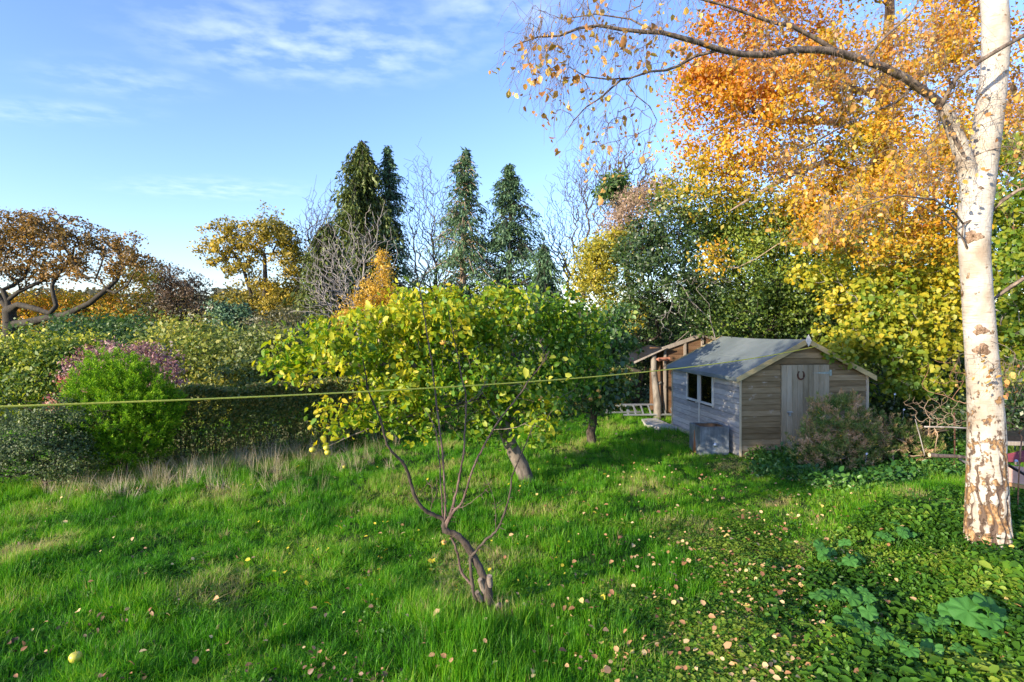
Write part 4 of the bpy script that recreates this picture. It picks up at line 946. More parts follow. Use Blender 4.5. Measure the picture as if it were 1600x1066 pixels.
tw_blobs = [blob(830, 60, 60, 70, dB-2, .5), blob(900, 60, 90, 80, dB-1.8, .5), blob(1000, 70, 80, 60, dB-1.5, .5), blob(940, 10, 120, 30, dB-1.6, .5), blob(870, 120, 70, 60, dB-1.8, .4), blob(1080, 20, 100, 40, dB-1.3, .5),
            blob(950, 190, 90, 60, dB-1.6, .4), blob(1200, 50, 120, 60, dB-1, .6), blob(1330, 100, 120, 90, dB-.6, .6), blob(1440, 60, 100, 80, dB-.3, .6)]
tc1, _ = clump_pts(tw_blobs, 760, 0.6)
right_blobs = [blob(1300, 330, 110, 60, dB-.9, .4), blob(1420, 260, 110, 90, dB-.4, .5), blob(1250, 230, 80, 70, dB-.3, .5), blob(1480, 170, 90, 120, dB-.2, .5), blob(1590, 200, 60, 150, dB, .5), blob(1560, 570, 90, 30, dB-.2, .3)]
tc2, _ = clump_pts(right_blobs, 560, 0.6)
strs, P, rad = grow([trace(l) for l in limbs], np.concatenate([tc1, tc2]), 0.0017, 0.36, 0.10, -0.25, 0.02, seed_r=lr, droop=0.35, order_from=np.array(tuple(BB + Vector((0, 0, 4)))))
BTW = bark_mat('birch_twig_bark', (0.045, 0.03, 0.025), (0.30, 0.23, 0.17), 14, (1, 1, 1), 0.4, c=(0.5, 0.42, 0.33))
wood_obj('branches', strs, BTW, birch, BB, 0.02)
# hanging fine twiglets ending in leaves
BLEAF = leaf_mat('birch_leaves', [(0.0, (0.22, 0.09, 0.03)), (0.3, (0.50, 0.22, 0.05)), (0.6, (0.66, 0.36, 0.07)), (0.85, (0.72, 0.52, 0.12)), (1.0, (0.35, 0.38, 0.06))], ns=3, amt=0.25, transl=0.4, gloss=0.05)
tips = []; hang = []
for c in np.concatenate([tc1, tc2]):
    kk = rng.integers(1, 4)
    for _ in range(kk):
        ln = rng.uniform(0.08, 0.35); d_ = np.array([rng.normal(0, .35) - .15, rng.normal(0, .3), -1.0]); q = np.array([c, c + d_ * ln * .5 + rng.normal(0, .02, 3), c + d_ * ln]); hang.append((q, np.array([.0014, .0012, .0008])))
        tips.append(q[2]); 
        if rng.random() < .6: tips.append(q[1])
v, f = tube_arrays(hang, 3); mesh_obj('twigs', v, f, BTW, birch, smooth=True, off=BB)
tips = np.array(tips); keep = rng.random(len(tips)) < np.where(tips[:, 0] > 2.2, 0.3, 0.36); tips = tips[keep]
tips = np.concatenate([tips, tips[rng.random(len(tips)) < 0.35] + rng.normal(0, .03, (1, 3))])
leaves_obj('leaves', tips, 0.046, BLEAF, birch, BB, shape='fold', ar=0.72, up=-0.1, droopv=1.6)
# ground level ivy-ish suckers: reddish bare twigs beside the trunk
tg = empty('bare_twiggy_shrub', G(1590, 800), 'reddish bare twigs of a leafless shrub fanning out beside the birch trunk', 'shrub')
tc3, _ = clump_pts([blob(1480, 590, 60, 40, 7.6, .3), blob(1600, 590, 70, 60, 7.4, .4), blob(1590, 660, 60, 60, 7.2, .3)], 140, .6)
s3, _, _ = grow([[G(1590, 800), W(1592, 740, 7.2), W(1596, 690, 7.3)]], tc3, 0.002, .4, .06, .1, .1)
wood_obj('branches', s3, bark_mat('red_twigs', (0.16, 0.07, 0.04), (0.50, 0.27, 0.16), 20), tg, tg.location)

# ================================================================ APPLE TREES
APPLE = leaf_mat('apple_leaves', [(0.0, (0.018, 0.062, 0.014)), (0.3, (0.04, 0.13, 0.012)), (0.55, (0.12, 0.27, 0.012)), (0.78, (0.40, 0.44, 0.015)), (1.0, (0.68, 0.50, 0.02))], ns=1.1, amt=0.25, transl=0.45, gloss=0.025)
AFRUIT = plain_mat('ripe_apple', (0.62, 0.33, 0.08), 0.4, 0, 0.5, 10, 0.05)
YFRUIT = plain_mat('yellow_apple', (0.50, 0.45, 0.06), 0.4, 0, 0.3, 10, 0.05)
def apple_fruit(p, r, mat, parent=None, off=Vector((0, 0, 0)), name='apple'):
    V = []; n, m_ = 12, 8
    for i in range(m_ + 1):
        t = math.pi * i / m_; rr = math.sin(t) * (1 + 0.10 * math.cos(t)); zz_ = math.cos(t) * 0.9 - (0.22 * math.exp(-(math.sin(t) / 0.35) ** 2) if t < 1.5 else -0.12 * math.exp(-(math.sin(t) / 0.3) ** 2))
        for k in range(n): V.append(Vector(p) - off + Vector((rr * math.cos(2 * math.pi * k / n), rr * math.sin(2 * math.pi * k / n), zz_)) * r)
    f = [[i * n + k, (i + 1) * n + k, (i + 1) * n + (k + 1) % n, i * n + (k + 1) % n] for i in range(m_) for k in range(n)]
    mb = MB().add(V, f); top = Vector(p) - off + Vector((0, 0, r * 0.6)); mb.tube([top, top + Vector((0.003, 0, r * 0.7))], 0.0025, 4)
    return mb.build(name, mat, parent, smooth=True)
ab = G(826, 752)
seeds = [[ab - Vector((0, 0, .1)), W(815, 728, ab.y), W(800, 700, ab.y - .05), W(789, 675, ab.y - .1), W(780, 650, ab.y - .2)],
         [W(789, 675, ab.y - .1), W(760, 620, ab.y - .5), W(700, 580, 9.7), W(640, 570, 9.3), W(560, 570, 9.0), W(470, 565, 8.8), W(440, 560, 8.8)],
         [W(780, 650, ab.y - .2), W(770, 600, 10.2), W(720, 550, 10), W(650, 520, 9.8), W(580, 500, 9.6)],
         [W(789, 675, ab.y - .1), W(820, 610, 10.3), W(850, 560, 10.3), W(860, 510, 10.4)],
         [W(760, 620, ab.y - .5), W(680, 640, 9.3), W(600, 660, 9.0), W(540, 685, 8.9), W(485, 710, 8.8)]]
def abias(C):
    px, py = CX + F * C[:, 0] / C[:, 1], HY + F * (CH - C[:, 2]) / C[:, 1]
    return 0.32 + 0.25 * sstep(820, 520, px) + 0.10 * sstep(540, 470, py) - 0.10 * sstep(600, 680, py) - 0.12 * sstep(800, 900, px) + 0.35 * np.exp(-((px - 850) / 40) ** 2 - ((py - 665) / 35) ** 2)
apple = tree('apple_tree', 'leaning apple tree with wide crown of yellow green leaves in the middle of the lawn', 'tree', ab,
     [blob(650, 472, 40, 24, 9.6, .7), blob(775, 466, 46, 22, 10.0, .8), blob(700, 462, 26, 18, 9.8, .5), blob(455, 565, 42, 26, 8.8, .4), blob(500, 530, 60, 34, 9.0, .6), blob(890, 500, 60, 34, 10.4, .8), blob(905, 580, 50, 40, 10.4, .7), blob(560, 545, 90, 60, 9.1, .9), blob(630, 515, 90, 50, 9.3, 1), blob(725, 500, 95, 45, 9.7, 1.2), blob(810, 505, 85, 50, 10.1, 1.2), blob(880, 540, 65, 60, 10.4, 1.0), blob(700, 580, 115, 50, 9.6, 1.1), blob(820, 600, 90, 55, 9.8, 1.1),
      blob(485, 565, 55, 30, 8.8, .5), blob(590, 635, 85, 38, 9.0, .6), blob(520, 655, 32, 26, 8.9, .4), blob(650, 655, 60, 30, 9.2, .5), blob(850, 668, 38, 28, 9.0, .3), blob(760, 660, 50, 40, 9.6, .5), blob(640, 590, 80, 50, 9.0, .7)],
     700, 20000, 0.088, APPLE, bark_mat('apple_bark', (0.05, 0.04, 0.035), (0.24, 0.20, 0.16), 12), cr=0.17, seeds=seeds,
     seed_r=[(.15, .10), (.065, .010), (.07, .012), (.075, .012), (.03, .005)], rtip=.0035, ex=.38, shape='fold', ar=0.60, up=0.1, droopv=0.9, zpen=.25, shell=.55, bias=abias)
for (px, py, d, mt) in ((488, 703, 8.8, YFRUIT), (510, 700, 8.85, YFRUIT), (512, 707, 8.85, YFRUIT), (692, 535, 8.8, AFRUIT), (731, 598, 8.9, AFRUIT), (843, 622, 9.2, AFRUIT)):
    apple_fruit(W(px, py, d), 0.048, mt, apple, ab)
ab2 = G(925, 692)
apple2 = tree('apple_tree', 'smaller green apple tree with short knobbly trunk near the ladder', 'tree', ab2,
     [blob(930, 560, 60, 60, 13.6, 1.0), blob(900, 520, 60, 40, 13.6, .9), blob(960, 520, 45, 45, 13.8, .8), blob(940, 620, 50, 30, 13.4, .6), blob(880, 600, 40, 50, 13.4, .7)],
     220, 6500, 0.10, leaf_mat('apple_leaves_green', [(0.0, (0.018, 0.06, 0.014)), (0.5, (0.05, 0.14, 0.02)), (0.8, (0.14, 0.27, 0.03)), (1.0, (0.38, 0.42, 0.05))], ns=1.1, amt=.3, transl=.4, gloss=.06), BARK, cr=0.22,
     seeds=[[ab2 - Vector((0, 0, .1)), W(923, 675, ab2.y), W(927, 660, ab2.y), W(928, 640, ab2.y), W(930, 610, ab2.y)]], seed_r=[(.12, .07)], shape='fold', ar=0.66, droopv=.8)
for px, py in ((935, 611), (923, 624), (937, 620)): apple_fruit(W(px, py, 12.9), 0.05, AFRUIT, apple2, ab2)

# ================================================================ YOUNG TREE IN FRONT
yb = G(768, 958); yd = yb.y
yt = empty('young_fruit_tree', yb, 'bare leaning young fruit tree with spiky upright stems in the foreground grass', 'tree')
def Y(l): return [W(a, b, yd + c) for a, b, c in l]
yl = [(Y([(770, 972, 0), (764, 945, 0), (762, 925, 0), (757, 905, 0), (745, 880, 0), (728, 850, 0), (712, 836, 0), (695, 828, 0), (694, 815, 0)]), (.062, .030), 'trunk'),
      (Y([(752, 942, 0), (742, 932, -.03), (738, 915, -.04), (736, 895, -.04), (735, 872, -.04), (740, 865, -.05), (758, 845, -.08), (775, 830, -.1), (788, 803, -.12), (797, 770, -.15), (800, 745, -.15), (812, 715, -.2), (825, 685, -.25), (836, 660, -.3)]), (.024, .005), 'stem'),
      (Y([(738, 915, -.04), (722, 895, .02), (716, 870, .03), (710, 850, .02), (704, 838, 0)]), (.017, .013), 'stem'),
      (Y([(695, 820, 0), (690, 810, 0), (672, 802, -.05), (655, 788, -.1), (645, 765, -.13), (638, 740, -.16), (628, 722, -.2), (612, 706, -.22), (603, 690, -.25), (597, 665, -.3), (588, 640, -.33), (576, 612, -.35), (572, 590, -.4), (567, 560, -.45)]), (.026, .006), 'stem'),
      (Y([(694, 815, 0), (696, 795, 0), (695, 770, .02), (692, 720, .05), (688, 680, .06), (682, 630, .08), (676, 580, .1), (670, 540, .1), (662, 490, .12), (656, 450, .12), (665, 425, .12), (675, 400, .14), (682, 375, .15)]), (.014, .004), 'stem'),
      (Y([(692, 812, 0), (690, 780, .03), (687, 730, .1), (684, 690, .15), (676, 660, .2), (660, 635, .25)]), (.011, .004), 'stem'),
      (Y([(656, 450, .12), (648, 425, .15), (635, 400, .2), (622, 385, .25)]), (.004, .0018), 'stem'),
      (Y([(695, 822, 0), (702, 808, -.05), (708, 790, -.06), (714, 765, -.07), (720, 735, -.1), (725, 700, -.1), (727, 660, -.1), (728, 620, -.12), (722, 590, -.12), (716, 560, -.12), (708, 520, -.12), (700, 485, -.12)]), (.018, .004), 'stem'),
      (Y([(697, 825, 0), (707, 802, -.1), (722, 785, -.15), (732, 755, -.2), (742, 725, -.23), (755, 700, -.25), (770, 672, -.28), (785, 650, -.3), (808, 622, -.33), (830, 590, -.35), (848, 568, -.38), (858, 548, -.4)]), (.016, .005), 'stem'),
      (Y([(848, 568, -.38), (848, 545, -.38), (843, 530, -.36)]), (.005, .0018), 'stem'),
      (Y([(728, 630, -.12), (745, 618, -.15), (758, 600, -.18), (762, 585, -.2)]), (.006, .0018), 'stem'),
      (Y([(755, 612, -.17), (738, 630, -.1), (722, 635, -.05), (700, 645, 0)]), (.005, .0018), 'stem'),
      (Y([(778, 655, -.3), (765, 635, -.25), (752, 610, -.2)]), (.005, .002), 'stem'),
      (Y([(705, 795, -.1), (722, 792, -.15), (740, 782, -.2), (755, 770, -.25), (762, 762, -.28)]), (.005, .0015), 'stem'),
      (Y([(775, 828, -.1), (774, 800, 0), (772, 780, 0), (760, 750, .05), (748, 725, .05), (745, 715, .05)]), (.004, .0015), 'stem'),
      (Y([(672, 800, -.05), (676, 785, -.1), (682, 770, -.15), (682, 745, -.2)]), (.005, .002), 'stem'),
      (Y([(676, 785, -.1), (675, 765, -.1), (668, 755, -.1), (655, 775, -.1)]), (.004, .0015), 'stem')]
for l, (r0, r1), nm in yl:
    P_, _q = catmull(l, [1] * len(l), 4); st = [(P_ + rng.normal(0, .0025, P_.shape), np.linspace(r0, r1, len(P_)) * (.80 if nm == 'stem' else .85) * (1 + .08 * rng.normal(0, 1, len(P_))))]
    L_tot = np.linalg.norm(np.diff(P_, axis=0), axis=1).sum()
    if nm == 'stem':
        for _ in range(int(L_tot / 0.055)):
            i = rng.integers(2, len(P_) - 1); t = P_[i] - P_[i - 1]; t /= np.linalg.norm(t); dv = np.cross(t, rng.normal(0, 1, 3)); dv /= np.linalg.norm(dv); ln = rng.uniform(.012, .05) if rng.random() < .85 else rng.uniform(.06, .14)
            e_ = P_[i] + (dv + t * .5) * ln; st.append((np.array([P_[i], (P_[i] + e_) / 2 + rng.normal(0, .002, 3), e_]), np.array([.0032, .0026, .0012])))
    v, f = [], []; b0 = 0
    for s_ in (st[:1], st[1:]):
        if s_: a1_, f1_ = tube_arrays(s_, 9 if s_ is not st[1:] and len(s_) == 1 else 5); v.append(a1_); f.append(f1_ + b0); b0 += len(a1_)
    mesh_obj(nm, np.concatenate(v), np.concatenate(f), BARK if nm == 'trunk' or r0 > .02 else BARK_RED, yt, smooth=True, off=yb)
# knobbly foot with sawn stubs
mb = MB()
for (a0, b0, a1, b1, r) in ((757, 925, 750, 905, .03), (765, 915, 765, 900, .032), (752, 938, 745, 925, .028), (772, 950, 782, 945, .03), (764, 955, 770, 965, .06)):
    mb.tube([W(a0, b0, yd) - yb, W(a1, b1, yd - .05) - yb], [r * 1.1, r * .85], 9)
mb.build('sawn_stub', bark_mat('sawn_bark', (0.06, 0.045, 0.035), (0.30, 0.24, 0.19), 20), yt, smooth=False, bevel=.004)
YL2 = leaf_mat('young_tree_leaves', [(0, (0.12, 0.25, 0.02)), (1, (0.6, 0.55, 0.04))], transl=.45)
C = np.array([tuple(W(857 + rng.normal(0, 16), 575 + rng.normal(0, 18), yd - .38 + rng.normal(0, .05))) for _ in range(24)] + [tuple(W(610 + rng.normal(0, 20), 600 + rng.normal(0, 25), yd - .38 + rng.normal(0, .05))) for _ in range(8)])
leaves_obj('leaves', C, .055, YL2, yt, yb, shape='fold', ar=.7, droopv=1)

# ================================================================ SHRUBS OF THE GARDEN
DKG = [(0.0, (0.016, 0.045, 0.013)), (0.5, (0.05, 0.115, 0.025)), (0.85, (0.12, 0.20, 0.04)), (1.0, (0.22, 0.30, 0.07))]
M_HEDGE = leaf_mat('hedge_leaves', [(0.0, (0.025, 0.05, 0.012)), (0.45, (0.09, 0.15, 0.03)), (0.75, (0.24, 0.21, 0.045)), (1.0, (0.44, 0.27, 0.08))], ns=1.2, amt=.35)
def hedge(name, label, p0, p1, h0, h1, wid, n, size, mat, zlo=0.28):
    p0 = Vector(p0); p1 = Vector(p1); mid = (p0 + p1) / 2; mid.z = float(zg(mid.x, mid.y)); e = empty(name, mid, label, 'hedge')
    t = rng.random(n); L = (p1 - p0); nrm = Vector((-L.y, L.x, 0)).normalized()
    h = h0 + (h1 - h0) * t + 0.10 * (vnoise(t * L.length, t * 0, 1.4, 81) - .5) + .05 * (vnoise(t * L.length, t * 0, 5, 82) - .5)
    # points on the skin of the clipped box plus some inside
    face = rng.random(n); u = rng.random(n) ** 0.9; ww = np.where(face < .72, -wid / 2 + np.abs(rng.normal(0, .10, n)), rng.uniform(-wid / 2, wid / 2, n)); zz_ = np.where(face < .72, zlo + (h - zlo) * u, h - np.abs(rng.normal(0, .08, n)))
    bump_ = 0.16 * (vnoise(t * L.length, zz_, 3.0, 83) - .5); ww = ww + bump_
    X_ = p0.x + L.x * t + nrm.x * ww; Y_ = p0.y + L.y * t + nrm.y * ww; C = np.stack([X_, Y_, zg(X_, Y_) + zz_], 1)
    thin = (rng.random(n) < 0.65 + 0.35 * sstep(0.1, 0.6, zz_ - zlo + .5 * (vnoise(t * L.length, zz_, 2.5, 84) - .5)))
    leaves_obj('foliage', C[thin], size, mat, e, mid, up=.3, ar=.65)
    st = []
    for k in range(int(L.length / .22)):
        q = p0 + L * (k + rng.random()) / (L.length / .22) + nrm * rng.uniform(-.2, .2); q.z = float(zg(q.x, q.y)) - .05
        for _ in range(4):
            st.append((np.array([tuple(q), tuple(q + Vector(rng.normal(0, .06, 3)) + Vector((0, 0, .35))), tuple(q + Vector((rng.normal(0, .2), rng.normal(0, .2), rng.uniform(.8, 1.2))))]), np.array([.018, .012, .005])))
    wood_obj('stems', st, BARK, e, mid); return e
hedge('clipped_hedge', 'clipped dark green hedge turning brown, running behind the lime green conifer', (-8.2, 11.2, 0), (-3.6, 14.0, 0), 1.55, 1.50, 1.0, 34000, .055, M_HEDGE, .15)
hedge('clipped_hedge', 'dark hedge behind the apple trees ending near the ladder', (-3.5, 14.06, 0), (3.6, 19.2, 0), 1.50, 1.4, 1.0, 26000, .06, M_HEDGE, .1)

def plume_shrub(name, label, base, blobs, nplume, per, mat, size, cr, bark):
    base = Vector(base); e = empty(name, base, label, 'shrub'); c, d = clump_pts(blobs, nplume, .28)
    st, _, _ = grow([[base - Vector((0, 0, .1)), base + Vector((0, 0, .35))]], c[rng.permutation(len(c))[:160]], .004, .42, .05, .5, .05)
    wood_obj('stems', st, bark, e, base)
    ax = d * 0.8 + np.array([0, 0, .9]); ax /= np.linalg.norm(ax, axis=1, keepdims=True)
    k = np.repeat(np.arange(len(c)), per); t = rng.random(len(k)); C = c[k] + ax[k] * (t * cr)[:, None] + rng.normal(0, 1, (len(k), 3)) * (cr * .22 * (1 - t * .8))[:, None]
    leaves_obj('foliage', C, size, mat, e, base, ar=.22, up=0, axisv=ax[k] * 1.1, bias=lambda q: .0 + .5 * t); return e
LIME = leaf_mat('lime_conifer', [(0.0, (0.015, 0.05, 0.003)), (0.3, (0.05, 0.16, 0.005)), (0.6, (0.16, 0.35, 0.010)), (1.0, (0.40, 0.54, 0.03))], ns=2, amt=.1, transl=.35, gloss=.01)
cb = G(198, 742)
plume_shrub('conifer_shrub', 'rounded bright lime green conifer shrub standing in front of the hedge', cb,
    [blob(195, 655, 78, 62, cb.y, .95), blob(165, 610, 44, 46, cb.y, .6), blob(215, 612, 46, 40, cb.y, .6), blob(157, 578, 20, 30, cb.y, .35), blob(203, 586, 24, 26, cb.y, .4), blob(130, 620, 24, 26, cb.y, .4), blob(245, 640, 32, 32, cb.y, .5), blob(200, 700, 60, 36, cb.y, .7)], 1250, 70, LIME, .045, .17, BARK)
GREYG = leaf_mat('greygreen_shrub', [(0.0, (0.02, 0.04, 0.012)), (0.5, (0.065, 0.11, 0.035)), (0.85, (0.14, 0.19, 0.06)), (1.0, (0.26, 0.28, 0.12))], ns=1.5, amt=.25, transl=.2)
sbb = G(75, 768)
tree('grey_green_shrub', 'low grey green small leaved shrub left of the lime conifer', 'shrub', sbb, [blob(70, 690, 62, 56, sbb.y, .8), blob(20, 712, 55, 45, sbb.y, .7), blob(100, 655, 50, 36, sbb.y + .3, .6), blob(110, 715, 45, 40, sbb.y, .5), blob(-60, 700, 60, 60, sbb.y, .8)], 420, 24000, .036, GREYG, BARK, cr=.10, rtip=.004, zmin=.03, wood='stems', leafname='foliage')
REDB = leaf_mat('plum_leaves', [(0.0, (0.09, 0.035, 0.05)), (0.4, (0.26, 0.10, 0.12)), (0.75, (0.46, 0.27, 0.28)), (1.0, (0.52, 0.46, 0.36))], ns=2, amt=.2)
tree('plum_leaved_shrub', 'dusky pink purple leaved shrub rising behind the lime conifer', 'shrub', (-9.4, 14.4, 0), [blob(220, 572, 66, 38, 14.4, .8), blob(160, 552, 36, 22, 14.4, .5), blob(120, 580, 20, 22, 14.2, .4), blob(235, 555, 30, 20, 14.6, .5), blob(262, 600, 26, 26, 14.3, .5)], 240, 5200, .065, REDB, bark_mat('pinkish_twigs', (0.2, 0.14, 0.13), (0.45, 0.36, 0.34), 12), cr=.14, rtip=.005, droopv=.6, wood='stems', leafname='foliage')
tree('scarlet_shrub', 'small scarlet leaved shrub peeping out left of the lime conifer', 'shrub', (-9.7, 12.9, 0), [blob(115, 605, 16, 26, 12.8, .3), blob(98, 628, 18, 12, 12.8, .3)], 60, 900, .075, leaf_mat('scarlet_leaves', [(0, (.16, .02, .025)), (.6, (.34, .07, .06)), (1, (.6, .35, .28))]), BARK, cr=.09, wood='stems', leafname='foliage')

# gorse by the shed door
GORSE = leaf_mat('gorse_needles', [(0.0, (0.03, 0.07, 0.018)), (0.3, (0.08, 0.17, 0.03)), (0.5, (0.19, 0.25, 0.05)), (0.7, (0.46, 0.29, 0.16)), (1.0, (0.62, 0.44, 0.28))], ns=3.5, amt=.7, transl=.2)
gb = G(1300, 738)
def spiky(name, label, base, blobs, npl, per, mat, size, cr, bark, nflow=0, flow=None):
    e = plume_shrub(name, label, base, blobs, npl, per, mat, size, cr, bark)
    if nflow:
        c, _ = clump_pts(blobs, nflow, .12); c[:, 1] -= .05
        tag(leaves_obj('flowers', c, .028, flow, e, base, ar=.9, up=.2), kind='stuff')
    return e
GFL = leaf_mat('yellow_gorse_flowers', [(0, (.6, .42, .02)), (1, (.8, .62, .04))], transl=.2)
spiky('gorse_bush', 'spiky gorse bush dotted with yellow flowers in front of the shed door', gb, [blob(1310, 672, 50, 44, 11.4, .6), blob(1268, 696, 28, 36, 11.3, .4), blob(1345, 690, 40, 36, 11.5, .5), blob(1300, 712, 62, 26, 11.2, .6), blob(1288, 644, 20, 18, 11.4, .3), blob(1322, 634, 16, 14, 11.4, .3)], 560, 60, GORSE, .055, .17, BARK_TAN, 170, GFL)
spiky('gorse_bush', 'lower dull green gorse between the shed corner and the rusty stake', G(1395, 735), [blob(1400, 690, 42, 34, 11.8, .6), blob(1435, 700, 30, 24, 11.8, .5), blob(1370, 665, 24, 20, 12.0, .4)], 240, 55, GORSE, .055, .15, BARK_TAN)
# periwinkle flowers near the shrubs
PFL = leaf_mat('pale_periwinkle_flowers', [(0, (.55, .6, .8)), (1, (.8, .82, .92))], transl=.2)
for (px, py) in ((1262, 747), (1258, 744), (1354, 709), (1326, 672), (1398, 616), (1412, 640)):
    d = 10.6 if py > 700 else 12; p = W(px, py, d); mb = MB()
    for k in range(5):
        a = k * 1.2566; u = Vector((math.cos(a), -.25, math.sin(a))); vv = Vector((-math.sin(a), 0, math.cos(a)))
        mb.add([p, p + u * .014 + vv * .010, p + u * .026 + Vector((0, -.003, 0)), p + u * .014 - vv * .010], [[0, 1, 2, 3]])
    mb.tube([p + Vector((0, .004, 0)), p + Vector((0, .012, -.08)), Vector((p.x, p.y + .03, p.z - .22))], .0015, 4)
    tag(mb.build('periwinkle_flower', PFL), 'tiny pale blue flower in the dark leaves around the gorse', 'flower', 'pale flowers round the gorse')

# stakes, cut branch, planks, board pile
for px, y0, y1, lab in ((1380, 652, 730, 'rusty iron stake standing just right of the gorse bush'), (1491, 645, 735, 'rusty iron stake close to the left side of the birch trunk')):
    p = G(px, y1); t = W(px, y0, p.y); tag(MB().tube([p - Vector((0, 0, .1)), p.lerp(t, .5) + Vector((.01, 0, 0)), t], .014, 6).build('rusty_stake', RUSTY), lab, 'stake')
LOGB = bark_mat('cut_branch_bark', (0.05, 0.035, 0.03), (0.2, 0.15, 0.12), 14)
lg = empty('cut_branch', W(1452, 711, 9.0), 'dark cut branch with pale sawn end propped left of the birch', 'branch')
MB().tube([(0, 0, 0), (.2, .02, -.02), (.42, .05, -.03), (.75, .1, -.07)], [.032, .03, .028, .02], 9, cap=False).build('bark', LOGB, lg, smooth=True)
MB().tube([(-.002, 0, 0), (.004, 0, 0)], [.031, .0315], 12).build('sawn_end', plain_mat('fresh_wood', (.7, .48, .28), .8), lg)
for a, b, r, lab in (((1444, 667, 9.8), (1525, 670, 9.6), .015, 'thin pale plank lying across the weeds left of the birch'), ((1500, 718, 8.7), (1540, 742, 8.1), .02, 'grey fallen bough slanting down behind the birch trunk'), ((1430, 655, 9.6), (1445, 712, 9.4), .008, 'thin pale dead stem leaning over the cut branch')):
    tag(MB().tube([W(*a), (W(*a) + W(*b)) / 2 + Vector((0, 0, .01)), W(*b)], [r, r, r * .8], 6).build('fallen_bough', BARK_GREY, smooth=True), lab, 'branch')
# dead straw stems and brambles between gorse and birch
bs, _ = clump_pts([blob(1470, 640, 45, 40, 10.5, .5), blob(1440, 640, 30, 30, 10.5, .4)], 110, .6)
be = empty('bramble', G(1460, 715), 'tangle of pale dry bramble stems behind the thin plank', 'shrub')
s3, _, _ = grow([[G(1460, 715), W(1462, 695, 10.4), W(1465, 680, 10.4)]], bs, .003, .3, .12, .2, .02); wood_obj('stems', s3, BARK_TAN, be, be.location)
MAROON = wood_mat('maroon_paint', [(0.3, (0.13, 0.025, 0.035)), (0.7, (0.24, 0.06, 0.07))], 'x', 4, rough=.5); PINK = wood_mat('pink_primer', [(0.3, (0.52, 0.30, 0.24)), (0.7, (0.68, 0.46, 0.38))], 'x', 4)
bx = empty('timber_trailer', G(1620, 790), 'maroon and pink painted wooden cart side half hidden behind the birch', 'cart'); B0 = bx.location
def q3(px, py, d): return W(px, py, d) - B0
def panel(corners, th, name, mat):
    c = [q3(*k) for k in corners]; n = (c[1] - c[0]).cross(c[2] - c[0]).normalized() * th
    return MB().prism(c, n).build(name, mat, bx)
panel([(1570, 710, 8.3), (1660, 690, 8.3), (1660, 722, 8.2), (1570, 722, 8.2)], .03, 'maroon_board', MAROON)
panel([(1568, 726, 8.2), (1660, 738, 8.2), (1660, 768, 8.2), (1568, 752, 8.2)], .03, 'pink_board', PINK)
panel([(1568, 753, 8.18), (1660, 769, 8.18), (1660, 776, 8.18), (1568, 758, 8.18)], .03, 'lower_rail', wood_mat('orange_wood', [(0.3, (0.4, .2, .08)), (.7, (.6, .34, .16))], 'x'))
panel([(1575, 681, 8.8), (1660, 679, 8.8), (1660, 688, 8.8), (1575, 690, 8.8)], .4, 'black_lid', BLACKM)
panel([(1573, 690, 8.7), (1660, 692, 8.7), (1660, 698, 8.7), (1573, 696, 8.7)], .05, 'grey_plank', STUD)
MB().tube([q3(1570, 724, 8.05), q3(1660, 775, 7.9)], .022, 4).build('strut', BLACKM, bx)
for px in (1582, 1650):
    MB().tube([q3(px, 755, 8.4), q3(px, 800, 8.4)], .035, 4).build('leg', BLACKM, bx)
MB().tube([q3(1588, 724, 8.15), q3(1588, 720, 8.1)], [.03, .02], 8).build('bracket', ALU, bx)

# big-leaved plants in the weed corner
BIGL = leaf_mat('broad_leaves', [(0, (.06, .20, .035)), (.6, (.10, .25, .04)), (1, (.19, .35, .07))], ns=2, amt=.2, transl=.3, gloss=.02)
def round_leaf(C, nrm, ax, r):
    """scalloped kidney leaf with a dished centre and radial folds"""
    sd = nrm.cross(ax); V = [C - nrm * r * .10]; n = 26
    for ring, rr in ((1, .55), (2, 1.0)):
        for k in range(n):
            a = -math.pi + 2 * math.pi * (k + .5) / n; cut = 1 - .62 * math.exp(-((abs(a) - math.pi) / .38) ** 2)
            q = rr * r * cut * (1 + (.05 * math.sin(a * 13) if ring == 2 else 0)); hz = .22 * r * math.cos(a * 7) * rr * .6 + (-.16 * r * rr * rr) + .05 * r
            V.append(C + ax * q * math.cos(a) + sd * q * math.sin(a) + nrm * hz)
    f = [[0, 1 + k, 1 + (k + 1) % n] for k in range(n)] + [[1 + k, 1 + n + k, 1 + n + (k + 1) % n, 1 + (k + 1) % n] for k in range(n)]
    return V, f
